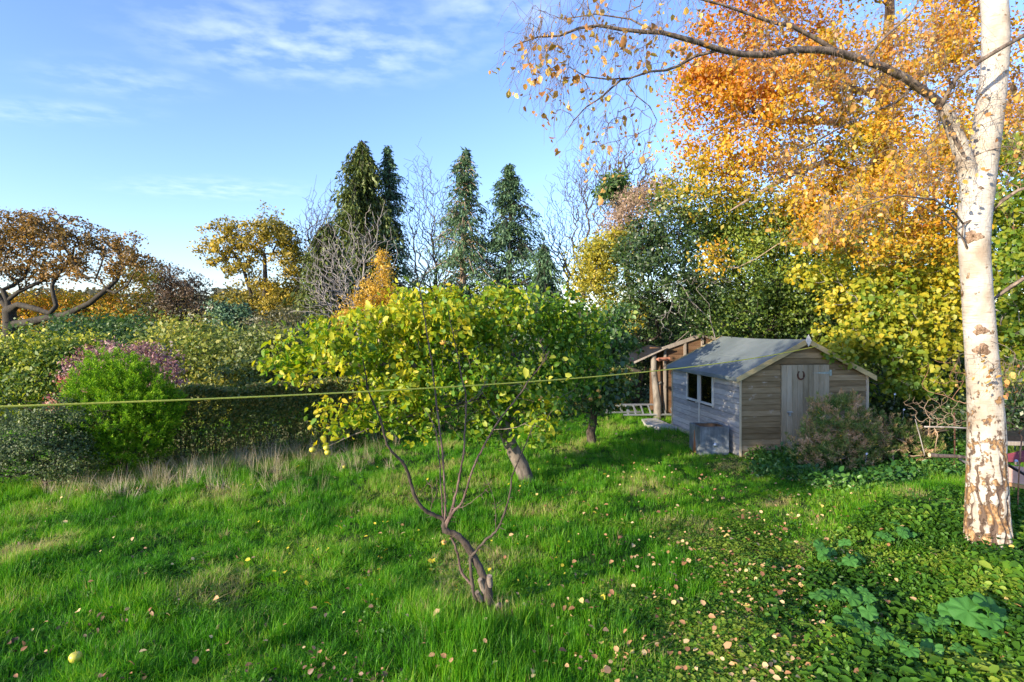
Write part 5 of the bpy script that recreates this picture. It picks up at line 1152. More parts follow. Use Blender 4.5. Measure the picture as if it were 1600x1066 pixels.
for (px, py, nl, r0, sp_, lab) in ((1318, 985, 15, .085, .30, 'clump of broad round scalloped leaves at the edge of the weeds, lower right'), (1312, 905, 12, .07, .24, 'smaller clump of round leaves above the largest one'), (1395, 868, 9, .065, .22, 'round leaved clump in the shade left of the birch foot'),
                              (1545, 1010, 8, .12, .26, 'large flat pale round leaves in the bottom right corner'), (1478, 1045, 7, .08, .2, 'round leaved clump near the bottom edge left of the largest flat leaves'), (1390, 1050, 6, .06, .2, 'small round leaved clump at the bottom edge of the weeds')):
    p = G(px, py); e = empty('broad_leaved_plant', p, lab, 'plant'); 
    for k in range(nl):
        a = rng.random() * 6.283; rr = sp_ * math.sqrt(rng.random()); c = Vector((rr * math.cos(a), rr * math.sin(a), .22 + .16 * rng.random() - .15 * rr))
        nrm = Vector((rng.normal(0, .3), -.35 + rng.normal(0, .3), 1)).normalized(); ax = Vector((math.cos(a + rng.normal(0, .5)), math.sin(a), 0)); ax = (ax - nrm * ax.dot(nrm)).normalized()
        V, f = round_leaf(c, nrm, ax, r0 * rng.uniform(.65, 1.2)); lo_ = MB().add(V, f).build('leaf', BIGL, e, smooth=True)
        MB().tube([Vector((c.x * .1, c.y * .1, -.02)), Vector((c.x * .6, c.y * .6, c.z * .7)), c], [.004, .003, .0025], 5).build('stalk', WEED, lo_)
# scattered fruit on the grass
for (px, py, r, mt, lab) in ((118, 1046, .05, YFRUIT, 'bright yellow fallen apple in the bottom left corner of the lawn'), (694, 858, .035, AFRUIT, 'orange brown windfall apple left of the young tree'), (538, 737, .04, YFRUIT, 'small windfall apple in the grass below the hanging branch')):
    p = G(px, py); apple_fruit(p + Vector((0, 0, r + .05)), r, mt, name='windfall_apple'); o = bpy.context.scene.objects[-1]
    tag(o, lab, 'apple')

# ================================================================ BACKGROUND TREES AND SHRUBS
LM = {}
LM['hazelg'] = leaf_mat('hazel_dull', [(0.0, (0.04, 0.08, 0.012)), (0.35, (0.14, 0.20, 0.025)), (0.7, (0.38, 0.37, 0.05)), (1.0, (0.60, 0.46, 0.09))], ns=.5, amt=.4)
LM['green'] = leaf_mat('dull_green', DKG, ns=.6, amt=.35)
LM['dark'] = leaf_mat('dark_evergreen', [(0.0, (0.010, 0.026, 0.007)), (0.5, (0.032, 0.072, 0.015)), (0.85, (0.09, 0.15, 0.028)), (1.0, (0.20, 0.25, 0.06))], ns=.7, amt=.35, gloss=.045, transl=.2, rough=.45)
LM['ivyd'] = leaf_mat('ivy_yellow_top', [(0.0, (0.012, 0.03, 0.008)), (0.4, (0.05, 0.10, 0.015)), (0.7, (0.18, 0.25, 0.028)), (1.0, (0.46, 0.42, 0.04))], ns=.8, amt=.3, gloss=.03)  # leaf colours from dark green to yellow
LM['bluegreen'] = leaf_mat('conifer_green', [(0.0, (0.035, 0.085, 0.05)), (0.5, (0.09, 0.175, 0.085)), (1.0, (0.19, 0.30, 0.12))], ns=.3, amt=.35, transl=.15)
LM['yelgreen'] = leaf_mat('yellow_green', [(0.0, (0.06, 0.10, 0.012)), (0.4, (0.22, 0.24, 0.02)), (0.75, (0.50, 0.40, 0.03)), (1.0, (0.70, 0.50, 0.05))], ns=.8, amt=.3, transl=.4)
LM['hazely'] = leaf_mat('hazel_yellow', [(0.0, (0.035, 0.09, 0.012)), (0.35, (0.13, 0.24, 0.018)), (0.65, (0.42, 0.40, 0.025)), (1.0, (0.78, 0.52, 0.03))], ns=.9, amt=.3, transl=.45)
LM['orange'] = leaf_mat('orange_oak', [(0.0, (0.06, 0.12, 0.012)), (0.2, (0.20, 0.22, 0.02)), (0.4, (0.56, 0.40, 0.018)), (0.62, (0.62, 0.28, 0.014)), (0.82, (0.52, 0.16, 0.012)), (1.0, (0.74, 0.46, 0.03))], ns=.7, amt=.25, transl=.4)
LM['rust'] = leaf_mat('rust_oak', [(0.0, (0.06, 0.05, 0.018)), (0.35, (0.17, 0.11, 0.025)), (0.7, (0.40, 0.20, 0.035)), (1.0, (0.60, 0.34, 0.05))], ns=.18, amt=.35)
LM['ochre'] = leaf_mat('ochre_oak', [(0.0, (0.07, 0.09, 0.015)), (0.4, (0.22, 0.19, 0.02)), (0.7, (0.50, 0.36, 0.03)), (1.0, (0.70, 0.46, 0.05))], ns=.25, amt=.4)
LM['tan'] = leaf_mat('tan_seedheads', [(0.0, (0.16, 0.10, 0.07)), (0.6, (0.38, 0.26, 0.18)), (1.0, (0.55, 0.42, 0.30))], amt=.2)
LM['gold'] = leaf_mat('golden_larch', [(0.0, (0.34, 0.20, 0.02)), (0.6, (0.60, 0.36, 0.03)), (1.0, (0.75, 0.52, 0.06))], amt=.2, transl=.4)

# --- left side
tree('hazel_bush', 'large dark green hazel with yellow top at the left edge behind the hedge', 'shrub', (-14.0, 16.5, 0), [blob(20, 590, 110, 70, 16.5, 2), blob(110, 600, 75, 60, 16, 1.8), blob(60, 545, 100, 30, 17, 1.8), blob(-90, 570, 80, 70, 17, 2), blob(110, 560, 50, 35, 17, 1.5)], 480, 20000, .10, leaf_mat('hazel_left', [(0.0, (0.025, 0.06, 0.010)), (0.4, (0.09, 0.17, 0.02)), (0.7, (0.34, 0.36, 0.025)), (1.0, (0.75, 0.62, 0.03))], ns=.5, amt=.3), BARK_OAK, cr=.3, wood='stems', leafname='foliage', bias=lambda C: .10 + .32 * sstep(1.9, 2.7, C[:, 2]) * sstep(-10, -13, C[:, 0]) + .06 * sstep(1, 2, C[:, 2]))
tree('garden_shrub', 'blue green rounded shrub beyond the hazel with the yellow top', 'shrub', (-15, 24, 0), [blob(185, 525, 75, 35, 24, 2.5), blob(120, 520, 60, 28, 26, 2.5), blob(230, 550, 50, 40, 22, 2)], 200, 8000, .14, LM['green'], BARK_OAK, cr=.4, wood='stems', leafname='foliage')
tree('hazel_bush', 'yellowing hazel bush rising behind the pink purple shrub', 'shrub', (-10.8, 19.5, 0), [blob(290, 530, 70, 34, 20, 2), blob(330, 570, 75, 55, 18.5, 2), blob(270, 580, 60, 50, 18.5, 1.8), blob(320, 610, 110, 30, 17, 1.5)], 380, 15000, .11, LM['hazelg'], BARK_OAK, cr=.32, wood='stems', leafname='foliage')
tree('hazel_bush', 'olive green hazel bush just above the right end of the clipped hedge', 'shrub', (-7.9, 17.8, 0), [blob(395, 585, 60, 55, 17.5, 1.6), blob(430, 560, 50, 45, 18, 1.6), blob(400, 540, 45, 35, 18.5, 1.6), blob(380, 630, 60, 25, 16.8, 1)], 300, 11000, .11, leaf_mat('hazel_olive', [(0.0, (0.03, 0.06, 0.014)), (0.4, (0.12, 0.17, 0.03)), (1.0, (0.38, 0.36, 0.09))], ns=.6), BARK_OAK, cr=.3, wood='stems', leafname='foliage')
tree('holly_tree', 'dark blue green rounded holly standing below the yellow oak', 'tree', (-14.2, 30, 0), [blob(365, 505, 34, 30, 30, 1.3), blob(355, 490, 26, 22, 30, 1), blob(380, 530, 36, 26, 30, 1.3)], 110, 5000, .14, LM['bluegreen'], BARK_OAK, cr=.3, zmin=.3)
tree('garden_shrub', 'pale brownish shrub between the dark holly and the tall weeping conifer', 'shrub', (-12, 29, 0), [blob(440, 510, 55, 28, 29, 2), blob(470, 540, 50, 30, 27, 1.8), blob(400, 520, 30, 22, 31, 1.5)], 180, 6000, .13, leaf_mat('brown_shrub', [(0, (.07, .07, .04)), (.6, (.16, .15, .06)), (1, (.3, .27, .13))]), BARK_GREY, cr=.35, wood='stems', leafname='foliage')
OB = W(16, 545, 45); OB.z = 0
oseeds = [[OB, W(16, 530, 45), W(17, 507, 45), W(14, 485, 45)],
  [W(17, 507, 45), W(40, 505, 44.5), W(68, 498, 44), W(105, 491, 43.5), W(140, 474, 43), W(166, 453, 43), W(183, 437, 43), W(191, 418, 43), W(186, 392, 43)],
  [W(14, 485, 45), W(28, 476, 44.5), W(54, 482, 44), W(78, 490, 43.5), W(88, 478, 43.5), W(83, 459, 44), W(81, 447, 44), W(92, 427, 44), W(112, 405, 44), W(118, 380, 44)],
  [W(14, 485, 45), W(12, 470, 45), W(29, 456, 45), W(64, 440, 45), W(90, 425, 45)],
  [W(12, 470, 45), W(4, 453, 45), W(19, 447, 45.5), W(38, 434, 46), W(50, 400, 46), W(70, 370, 46)],
  [W(14, 485, 45), W(-5, 460, 46), W(-20, 430, 46), W(0, 400, 46), W(10, 360, 46)],
  [W(112, 405, 44), W(118, 415, 43.5), W(127, 432, 43), W(150, 435, 43), W(159, 411, 43), W(165, 385, 43)],
  [W(166, 453, 43), W(180, 458, 42.5), W(200, 445, 42), W(215, 415, 42)]]
LOAK = tree('oak_tree', 'spreading rust brown oak with low crooked limbs at the far left', 'tree', OB,
  [blob(30, 365, 55, 40, 45, 3), blob(90, 370, 55, 36, 44, 3), blob(-30, 370, 50, 60, 46, 3), blob(140, 380, 50, 32, 44, 3), blob(185, 385, 36, 28, 43, 2.5), blob(212, 408, 28, 24, 42, 2), blob(60, 350, 50, 24, 45, 2.5), blob(30, 420, 60, 36, 46, 3), blob(95, 420, 60, 22, 44, 2.5), blob(160, 425, 30, 16, 43, 2), blob(-50, 440, 60, 40, 46, 3)],
  560, 22000, .17, LM['rust'], BARK_OAK, cr=.36, seeds=oseeds, seed_r=[(.6, .45), (.33, .08), (.24, .07), (.24, .08), (.22, .08), (.24, .1), (.12, .05), (.10, .05)], rtip=.03, ex=.30, wig=.12, shell=.6, ar=.7, bias=lambda C: .08 + .16 * sstep(-42, -30, C[:, 0]) * 0 + .12 * sstep(9, 5, C[:, 2]))
tree('oak_tree', 'orange oak saplings below the rust brown oak', 'tree', W(110, 545, 50) * 1, [blob(40, 480, 70, 22, 50, 3), blob(130, 478, 60, 22, 50, 3), blob(205, 460, 34, 16, 52, 3), blob(195, 492, 60, 18, 50, 3), blob(90, 505, 80, 16, 48, 3), blob(210, 435, 30, 20, 52, 2)], 260, 10000, .22, LM['orange'], BARK_OAK, cr=.6, rtip=.02, bias=lambda C: .05 + .2 * (vnoise(C[:, 0], C[:, 2], .5, 91)))
tree('bare_oak', 'nearly leafless dark oak beyond the rust brown one', 'tree', W(268, 520, 62), [blob(265, 440, 44, 28, 62, 4), blob(300, 452, 30, 24, 62, 3), blob(235, 438, 28, 22, 62, 3), blob(270, 470, 50, 20, 62, 3)], 260, 6500, .22, leaf_mat('sparse_brown', [(0, (.05, .04, .03)), (1, (.2, .12, .06))]), BARK_OAK, cr=.6, rtip=.03, ex=.32)
tree('yellow_oak', 'tall ochre yellow oak with a forked crown standing alone against the sky', 'tree', W(412, 545, 40),
  [blob(355, 365, 32, 26, 40, 2), blob(345, 395, 30, 26, 40, 2), blob(410, 350, 32, 30, 40, 2), blob(395, 385, 34, 26, 40, 2), blob(440, 370, 30, 28, 40, 2), blob(450, 400, 26, 30, 40, 2), blob(370, 420, 26, 18, 40, 1.6), blob(400, 445, 40, 22, 40, 2), blob(380, 470, 34, 18, 39, 2), blob(425, 480, 40, 26, 39, 2)],
  300, 14500, .17, LM['ochre'], BARK_OAK, cr=.32, rtip=.022, ex=.36, seeds=[[W(412, 545, 40), W(410, 500, 40), W(415, 450, 40), W(413, 400, 40)], [W(410, 500, 40), W(392, 460, 40), W(380, 420, 40), W(362, 390, 40)]], seed_r=[(.30, .12), (.16, .07)])
tree('yellow_oak', 'yellow leaved tree filling the gap between the ochre oak and the weeping conifer', 'tree', W(470, 545, 44), [blob(470, 450, 26, 40, 44, 2), blob(440, 460, 34, 26, 44, 2), blob(490, 470, 22, 30, 44, 2), blob(465, 410, 22, 24, 44, 2)], 150, 5200, .2, leaf_mat('thin_yellow', [(0, (.10, .11, .02)), (.6, (.34, .27, .03)), (1, (.55, .42, .04))]), BARK_OAK, cr=.5, rtip=.022)

# --- conifers
def conifer(label, px, top, bot, d, wpx, n, mat, name='conifer', lean=0, droop=.8, dens=1.0, pw=.75, bare=.0, slen=.24, shape=None):
    base = W(px, 545, d); base.z = 0; tp = W(px + lean, top, d); e = empty(name, base, label, 'tree'); H = tp.z
    zb = (W(px, bot, d)).z; Rm = wpx / F * d
    st = [(np.array([tuple(base.lerp(tp, t) + Vector((.1 * math.sin(9 * t), 0, 0))) for t in np.linspace(0, 1, 14)]), np.linspace(.34, .03, 14) * (H / 15))]
    C = []; AX = []; nb = int(230 * dens); n = int(n * 1.7)
    for k in range(nb):
        t = rng.random() ** .85; z = max(zb, .8) + (H - max(zb, .8)) * t; a = rng.random() * 6.283
        Rr = Rm * ((1 - t) ** pw + .02) * rng.uniform(.4, 1.15) * (1 + .3 * math.sin(3 * a + 11 * t))
        p0 = base.lerp(tp, z / H); dv = Vector((math.cos(a), math.sin(a), 0)); up = .18 * Rr
        pe = p0 + dv * Rr + Vector((0, 0, up - droop * .45 * Rr)); pm = p0 + dv * Rr * .5 + Vector((0, 0, up))
        q = np.array([tuple(p0), tuple(pm), tuple(pe)]); st.append((q, np.array([.05, .035, .012])))
        m_ = max(6, int(n / nb * (0.35 + Rr / Rm)))
        s_ = rng.uniform(.12, 1, m_) ** .7; B = ((1 - s_) ** 2)[:, None] * q[0] + (2 * s_ * (1 - s_))[:, None] * q[1] + (s_ ** 2)[:, None] * q[2]
        wd_ = .11 * Rr * (1 - s_ * .6) + .07; B += rng.normal(0, 1, (m_, 3)) * wd_[:, None] * np.array([1, 1, .35]); B[:, 2] -= np.abs(rng.normal(0, .25, m_)) * droop
        C.append(B); AX.append(np.tile(np.array([[dv.x * .5, dv.y * .5, -droop]]), (m_, 1)))
    v, f = tube_arrays(st[:1], 8); v2, f2 = tube_arrays(st[1:], 4)
    mesh_obj('trunk', np.concatenate([v, v2]), np.concatenate([f, f2 + len(v)]), BARK_OAK if not bare else BARK_TAN, e, smooth=True, off=base)
    leaves_obj('crown', np.concatenate(C), slen, mat, e, base, ar=.32, up=0, axisv=np.concatenate(AX)); return e
WCON = leaf_mat('weeping_conifer_green', [(0.0, (0.03, 0.055, 0.014)), (0.5, (0.10, 0.145, 0.03)), (1.0, (0.22, 0.25, 0.05))], ns=.3, amt=.4, transl=.15)
conifer('tallest conifer, dense drooping olive green foliage, leftmost of the tall pointed row', 563, 220, 520, 40, 92, 22000, WCON, droop=1.4, pw=.62, dens=1.7, lean=2, slen=.3)
conifer('slim sparse conifer close on the right of the tallest one', 608, 228, 520, 41, 64, 8500, LM['bluegreen'], pw=.75, dens=1.0, lean=-2)
conifer('pointed conifer in the middle of the row with bare pale trunk showing', 722, 232, 520, 40, 84, 11500, LM['bluegreen'], pw=.78, dens=1.3, lean=6, bare=1)
conifer('dark pointed conifer, rightmost of the tall row', 800, 256, 520, 40, 88, 13000, LM['bluegreen'], pw=.75, dens=1.4, lean=-4)
conifer('low weeping conifer with curtain foliage at the foot of the tallest one', 512, 350, 545, 33, 66, 14000, WCON, name='weeping_conifer', droop=2.2, pw=.45, dens=1.1, slen=.28)
conifer('small dark conifer at the right foot of the pointed row', 850, 380, 540, 36, 40, 5000, LM['bluegreen'], droop=1.4, pw=.5, dens=.7)

# --- bare winter trees
def bare(name, label, px, py, d, blobs, n, bark, rtip=.012, ex=.42, zpen=2.6, plen=.4, sub=5, seeds=None, seed_r=None):
    base = W(px, py, d); base.z = max(base.z, 0) * 0; e = empty(name, base, label, 'tree'); c, _ = clump_pts(blobs, n, .5)
    tw_ = np.concatenate([c] + [c + np.abs(rng.normal(0, 1, c.shape)) * np.array([.0, 0, .9]) + rng.normal(0, .3, c.shape) for _ in range(sub - 1)])
    if seeds is None: seeds = [[base, W(px, py - 30, d), W(px + 2, py - 65, d)]]
    st, _, _ = grow(seeds, tw_, rtip, ex, .012, zpen, plen, seed_r=seed_r, curl=.12); wood_obj('trunk', st, bark, e, base, .06); return e
GB = bark_mat('winter_bark', (0.04, 0.033, 0.03), (0.12, 0.10, 0.085), 6)
bare('bare_tree', 'leafless tree between the slim sparse conifer and the middle one', 675, 545, 42, [blob(670, 330, 40, 55, 42, 2.5), blob(650, 370, 36, 40, 42, 2.5), blob(690, 390, 40, 50, 42, 2.5), blob(660, 290, 24, 26, 42, 2), blob(640, 430, 36, 30, 42, 2), blob(690, 440, 26, 30, 42, 2)], 300, GB)
bare('bare_tree', 'leafless tree with many upright branches right of the conifer row', 905, 545, 42, [blob(900, 310, 50, 50, 42, 2.5), blob(880, 360, 44, 50, 42, 2.5), blob(930, 330, 36, 70, 42, 2.5), blob(910, 275, 34, 28, 42, 2), blob(860, 400, 36, 40, 42, 2), blob(900, 420, 40, 40, 42, 2)], 380, GB)
bare('bare_tree', 'leafless tree left of the tallest conifer', 505, 545, 43, [blob(500, 360, 28, 34, 43, 2), blob(490, 390, 26, 34, 43, 2), blob(515, 340, 18, 22, 43, 1.6)], 150, GB)
bare('bare_tree', 'faint leafless treetop rising behind the golden slope of the big oak', 985, 545, 46, [blob(975, 270, 30, 30, 46, 2), blob(955, 300, 26, 40, 46, 2), blob(1010, 290, 20, 40, 46, 2)], 150, GB, rtip=.02)
bare('bare_shrub', 'pale grey leafless shrub spreading in front of the weeping conifer', 560, 545, 24, [blob(520, 440, 36, 50, 24, 1.5), blob(560, 420, 30, 46, 24, 1.2), blob(500, 470, 30, 36, 24, 1.2), blob(590, 440, 30, 44, 24, 1.2), blob(545, 480, 40, 26, 24, 1.2)], 220, BARK_GREY, rtip=.012, ex=.3)
tree('golden_larch', 'slender golden orange young tree poking up behind the left of the apple crown', 'tree', (-3.6, 15, 0), [blob(598, 420, 14, 30, 15, .4), blob(590, 455, 28, 26, 15, .6), blob(560, 480, 34, 20, 15, .6), blob(615, 470, 24, 22, 15, .5), blob(545, 500, 26, 16, 15, .5), blob(598, 400, 8, 14, 15, .2)], 260, 5200, .055, LM['gold'], BARK_TAN, cr=.11, rtip=.005, seeds=[[(-3.6, 15, 0), (-3.45, 15, 2.5), (-3.38, 15, 4.6)]], seed_r=[(.06, .01)])

# --- mass of trees on the right
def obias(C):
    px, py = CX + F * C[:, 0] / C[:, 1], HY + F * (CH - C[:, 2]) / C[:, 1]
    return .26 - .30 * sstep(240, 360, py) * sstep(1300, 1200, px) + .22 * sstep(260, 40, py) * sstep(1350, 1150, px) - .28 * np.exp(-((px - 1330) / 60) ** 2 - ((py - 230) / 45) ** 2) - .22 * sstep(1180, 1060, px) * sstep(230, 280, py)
ob = Vector((9.5, 18.5, 0))
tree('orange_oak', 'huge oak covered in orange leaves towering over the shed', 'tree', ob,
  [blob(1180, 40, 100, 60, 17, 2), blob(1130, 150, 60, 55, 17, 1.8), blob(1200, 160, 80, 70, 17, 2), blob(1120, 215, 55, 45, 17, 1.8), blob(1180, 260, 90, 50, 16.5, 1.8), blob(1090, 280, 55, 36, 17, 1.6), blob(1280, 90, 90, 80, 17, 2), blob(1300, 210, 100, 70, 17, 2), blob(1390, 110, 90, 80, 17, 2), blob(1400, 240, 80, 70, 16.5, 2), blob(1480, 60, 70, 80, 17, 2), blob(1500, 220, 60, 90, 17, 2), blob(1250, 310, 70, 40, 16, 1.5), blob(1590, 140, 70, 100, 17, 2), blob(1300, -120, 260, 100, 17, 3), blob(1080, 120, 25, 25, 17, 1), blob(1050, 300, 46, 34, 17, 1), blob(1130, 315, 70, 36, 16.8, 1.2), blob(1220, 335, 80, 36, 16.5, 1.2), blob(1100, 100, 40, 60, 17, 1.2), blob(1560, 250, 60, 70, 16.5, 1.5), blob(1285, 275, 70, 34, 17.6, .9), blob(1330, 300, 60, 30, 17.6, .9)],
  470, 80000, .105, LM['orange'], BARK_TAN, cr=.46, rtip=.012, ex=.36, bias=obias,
  seeds=[[ob, ob + Vector((.2, 0, 3)), W(1370, 280, 18.5), W(1380, 150, 18.5), W(1390, 20, 18.5), W(1390, -100, 18.5)], [W(1370, 280, 18.5), W(1300, 250, 17.5), W(1240, 270, 16.5), W(1190, 300, 16), W(1140, 330, 15.6)], [W(1380, 150, 18.5), W(1290, 130, 17.5), W(1200, 110, 17), W(1130, 90, 16.8)], [W(1375, 210, 18.5), W(1300, 190, 17.5), W(1210, 190, 16.6), W(1130, 200, 16.4)], [W(1380, 150, 18.5), W(1470, 100, 18), W(1560, 60, 17.5)]], seed_r=[(.36, .09), (.13, .04), (.14, .04), (.12, .04), (.14, .04)])
tree('orange_beech', 'orange and gold leaved lower boughs hanging beside the birch stem', 'tree', (10.6, 14.6, 0), [blob(1350, 330, 90, 36, 13, 1.0), blob(1420, 290, 80, 45, 13.3, 1.2), blob(1300, 370, 60, 26, 12.8, .8), blob(1450, 370, 60, 45, 13.3, 1), blob(1390, 390, 70, 30, 13, .9), blob(1115, 405, 22, 40, 14.3, .5), blob(1480, 230, 50, 50, 13.5, 1)],
  330, 12500, .085, LM['orange'], BARK_TAN, cr=.24, rtip=.006, droopv=.7, bias=lambda C: .2 - .12 * sstep(5.2, 4.4, C[:, 2]), zpen=-.1)
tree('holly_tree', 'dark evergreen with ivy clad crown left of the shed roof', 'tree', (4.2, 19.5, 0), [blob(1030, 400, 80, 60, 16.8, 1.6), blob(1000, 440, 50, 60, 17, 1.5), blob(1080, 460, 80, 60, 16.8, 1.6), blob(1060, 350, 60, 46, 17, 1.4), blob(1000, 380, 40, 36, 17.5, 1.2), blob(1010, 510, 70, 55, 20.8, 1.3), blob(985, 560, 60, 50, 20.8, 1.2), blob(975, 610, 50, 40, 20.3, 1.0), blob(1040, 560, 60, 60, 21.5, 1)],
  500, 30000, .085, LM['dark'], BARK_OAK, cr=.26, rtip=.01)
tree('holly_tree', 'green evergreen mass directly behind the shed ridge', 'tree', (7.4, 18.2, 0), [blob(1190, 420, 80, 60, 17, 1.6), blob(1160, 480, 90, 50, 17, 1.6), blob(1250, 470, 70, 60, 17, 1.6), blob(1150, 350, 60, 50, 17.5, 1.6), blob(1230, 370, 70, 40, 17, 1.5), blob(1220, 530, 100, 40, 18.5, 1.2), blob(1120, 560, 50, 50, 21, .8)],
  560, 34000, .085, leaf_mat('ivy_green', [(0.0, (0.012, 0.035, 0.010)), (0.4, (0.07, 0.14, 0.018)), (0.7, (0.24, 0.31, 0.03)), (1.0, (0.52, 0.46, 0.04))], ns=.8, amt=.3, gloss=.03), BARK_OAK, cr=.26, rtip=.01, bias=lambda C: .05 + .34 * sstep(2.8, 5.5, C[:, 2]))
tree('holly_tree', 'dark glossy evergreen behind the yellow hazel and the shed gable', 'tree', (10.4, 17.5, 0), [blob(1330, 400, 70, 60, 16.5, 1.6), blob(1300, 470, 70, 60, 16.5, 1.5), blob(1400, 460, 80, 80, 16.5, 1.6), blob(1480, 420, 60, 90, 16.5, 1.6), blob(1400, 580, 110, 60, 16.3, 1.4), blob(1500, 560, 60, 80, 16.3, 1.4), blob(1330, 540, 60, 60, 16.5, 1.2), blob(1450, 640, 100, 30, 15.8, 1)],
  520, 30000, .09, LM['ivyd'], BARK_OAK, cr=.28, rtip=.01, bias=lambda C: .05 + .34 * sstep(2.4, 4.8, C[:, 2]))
tree('hazel_tree', 'bright yellow leaved hazel overhanging the right side of the shed roof', 'tree', (10.0, 14.2, 0), [blob(1400, 490, 85, 36, 13.4, 1), blob(1450, 520, 60, 50, 13.4, 1), blob(1330, 520, 46, 24, 13.2, .7), blob(1380, 540, 60, 34, 13.2, .9), blob(1440, 580, 55, 36, 13, .8), blob(1340, 470, 50, 30, 13.6, .8), blob(1400, 440, 70, 28, 13.7, .9), blob(1400, 600, 45, 22, 13.0, .6), blob(1482, 450, 36, 60, 13.3, .8), blob(1300, 545, 26, 14, 12.9, .5), blob(1290, 430, 40, 30, 14, .7)],
  420, 12500, .10, LM['hazely'], BARK_GREY, cr=.22, rtip=.006, shape='fold', ar=.8, up=.5, droopv=.6, bias=lambda C: .26 + .12 * sstep(2.0, 3.2, C[:, 2]) - .22 * sstep(2.4, 1.4, C[:, 2]), wood='stems')
tree('hazel_tree', 'yellow green leaved hazel right of the birch trunk', 'tree', (11.6, 12.5, 0), [blob(1590, 420, 50, 70, 12, 1), blob(1600, 320, 50, 60, 12.4, 1), blob(1600, 520, 50, 50, 12, 1), blob(1660, 450, 60, 120, 12, 1), blob(1580, 600, 40, 40, 12.2, .7), blob(1590, 650, 50, 26, 12, .6), blob(1600, 230, 40, 40, 12.4, .8)],
  300, 10500, .10, LM['hazely'], BARK_GREY, cr=.25, rtip=.006, shape='fold', ar=.75, droopv=.6, bias=lambda C: .12 + .1 * (vnoise(C[:, 0], C[:, 2], 1.2, 95)), wood='stems')
tree('field_maple', 'yellow leaved tree at the left foot of the big orange oak', 'tree', (3.4, 20.5, 0), [blob(935, 410, 45, 36, 20, 1.5), blob(960, 380, 36, 30, 20, 1.4), blob(915, 450, 30, 40, 20, 1.3), blob(955, 460, 40, 40, 19.6, 1.3), blob(975, 500, 30, 40, 19, 1)], 220, 10500, .10, LM['yelgreen'], BARK_OAK, cr=.26, rtip=.01, bias=lambda C: .28 + 0 * C[:, 0])
tree('clematis_covered_tree', 'tree veiled in pale tan fluffy seed heads left of the orange oak', 'tree', (6.2, 22.5, 0), [blob(1000, 320, 50, 36, 21, 1.3), blob(970, 350, 40, 30, 21, 1.2), blob(1030, 300, 36, 26, 21, 1.2), blob(1000, 370, 46, 30, 21, 1.2)], 420, 9500, .075, LM['tan'], BARK_TAN, cr=.24, rtip=.008)
tree('oak_tree', 'small dark green topped tree sticking out above the pale tan seed heads', 'tree', (4.6, 28, 0), [blob(962, 290, 24, 16, 27, 1), blob(950, 300, 18, 14, 27, .8), blob(985, 310, 20, 16, 27, .8)], 60, 2400, .16, LM['green'], BARK_OAK, cr=.28)
# dead ivy-bare branches standing out in front of the evergreens
dd, _ = clump_pts([blob(1060, 470, 40, 46, 15.6, .4), blob(1100, 440, 60, 20, 15.6, .4), blob(1040, 500, 16, 40, 15.6, .3)], 90, .6)
db = empty('dead_bough', W(1110, 560, 15.9), 'pale bleached dead boughs standing out against the evergreen left of the shed', 'branch')
s3, _, _ = grow([[W(1125, 600, 16.6), W(1122, 545, 16.3), W(1110, 500, 16), W(1108, 475, 15.8), W(1090, 455, 15.7)], [W(1110, 500, 16), W(1080, 470, 15.7), W(1062, 440, 15.6), W(1040, 445, 15.5)]], dd, .004, .36, .14, -.2, .05); wood_obj('boughs', s3, BARK_GREY, db, db.location)
tree('understorey_bush', 'dark bushes filling the shade behind the hedge in the middle', 'shrub', (-1, 20.5, 0), [blob(700, 560, 90, 60, 20, 1.6), blob(820, 560, 90, 60, 21, 1.6), blob(600, 570, 80, 50, 20, 1.6), blob(900, 580, 60, 60, 21, 1.5), blob(520, 580, 60, 50, 19, 1.5), blob(500, 530, 50, 30, 21, 1.5)], 420, 16000, .12, LM['dark'], BARK_OAK, cr=.34, wood='stems', leafname='foliage')
tree('understorey_bush', 'shaded evergreen bushes beneath the hazel right of the birch', 'shrub', (10.2, 10.6, 0), [blob(1560, 660, 60, 36, 10.8, .8), blob(1440, 655, 60, 26, 13.2, .7), blob(1500, 640, 50, 30, 13.0, .8), blob(1640, 640, 60, 60, 10.8, .8), blob(1400, 640, 40, 26, 13.4, .6)], 260, 10500, .07, LM['dark'], BARK_OAK, cr=.22, wood='stems', leafname='foliage', zmin=.05)

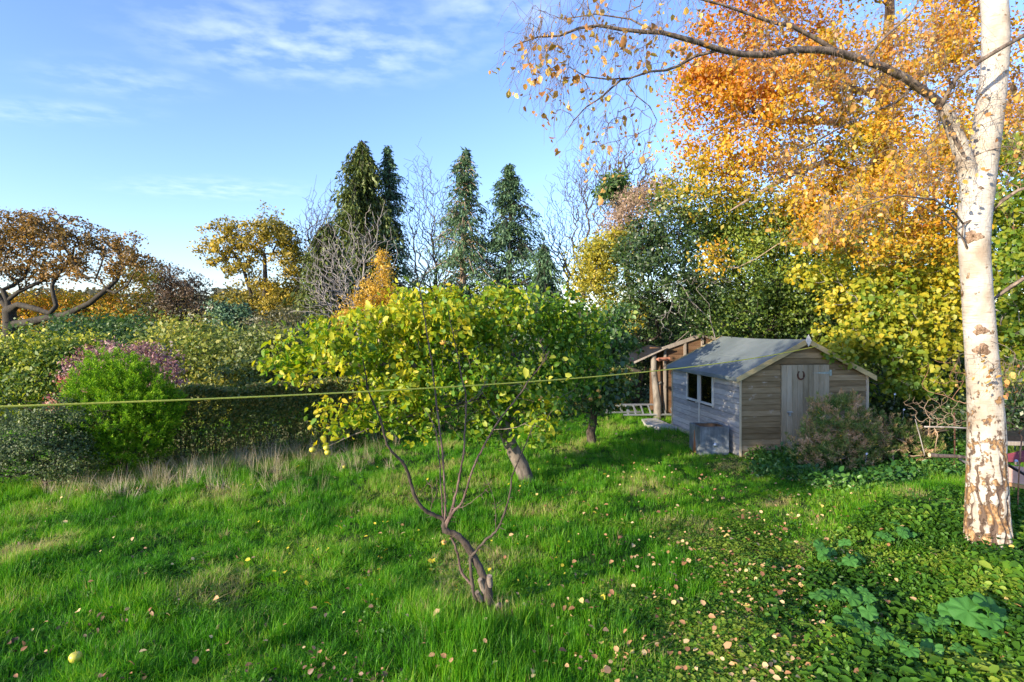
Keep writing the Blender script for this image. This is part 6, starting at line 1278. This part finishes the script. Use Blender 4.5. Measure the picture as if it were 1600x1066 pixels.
# --- wood behind the evergreens
def wood_back(label, x0, x1, yt, d, n, mat, size):
    x = rng.uniform(x0, x1, n); dd_ = d + rng.normal(0, 1.2, n); yy_ = yt + 40 * (vnoise(x, x * 0, .02, 101) - .5) + 22 * (vnoise(x, x * 0, .06, 102) - .5)
    top = CH - (yy_ - HY) / F * dd_; z = top * rng.random(n) ** .8
    tag(leaves_obj('wood_behind', np.stack([(x - CX) / F * dd_, dd_, z], 1), size, mat, ar=.7), label, 'wood', kind='stuff')
wood_back('shaded green woodland behind the evergreens and the big oak', 1060, 1900, 330, 26, 30000, LM['green'], .20)
# --- distant wood
def far_wood(name, label, x0, x1, yt, d, n, mat, size):
    x = rng.uniform(x0, x1, n); dd_ = d + rng.normal(0, 2.5, n); top = CH - (yt + 16 * (vnoise(x, x * 0, .035, 97) - .5) + 8 * (vnoise(x, x * 0, .12, 98) - .5) - HY) / F * dd_
    z = top * rng.random(n) ** .55; C = np.stack([(x - CX) / F * dd_, dd_, z], 1)
    o = leaves_obj(name, C, size, mat, ar=.7); tag(o, label, 'wood', kind='stuff')
FW = leaf_mat('far_wood_leaves', [(0, (.045, .05, .035)), (.5, (.10, .10, .05)), (1, (.24, .16, .06))], ns=.12, amt=.7, transl=.2)
far_wood('distant_wood', 'hazy line of mixed autumn woodland beyond the garden on the left', -300, 560, 458, 75, 22000, FW, .5)
far_wood('distant_trees', 'line of dull green woodland beyond the conifers', 480, 1100, 492, 70, 9000, FW, .5)
far_wood('far_treeline', 'woodland closing the view behind the evergreens on the right', 1000, 2100, 470, 40, 14000, LM['green'], .35)

# unseen tree added behind the left shoulder, crown shaped to shade the shed
tree('added_shade_tree', 'leafy tree added left of the viewpoint outside the picture to shade the shed', 'tree', (-9.0, -0.8, 0), [wblob(-8.6, -1.0, 5.9, 1.0, 1.0, 1.7), wblob(-8.0, 0.0, 6.0, 1.0, 1.0, 1.6), wblob(-8.5, .75, 5.5, .75, .6, 1.4)], 200, 12000, .16, LM['green'], BARK_OAK, cr=.3)
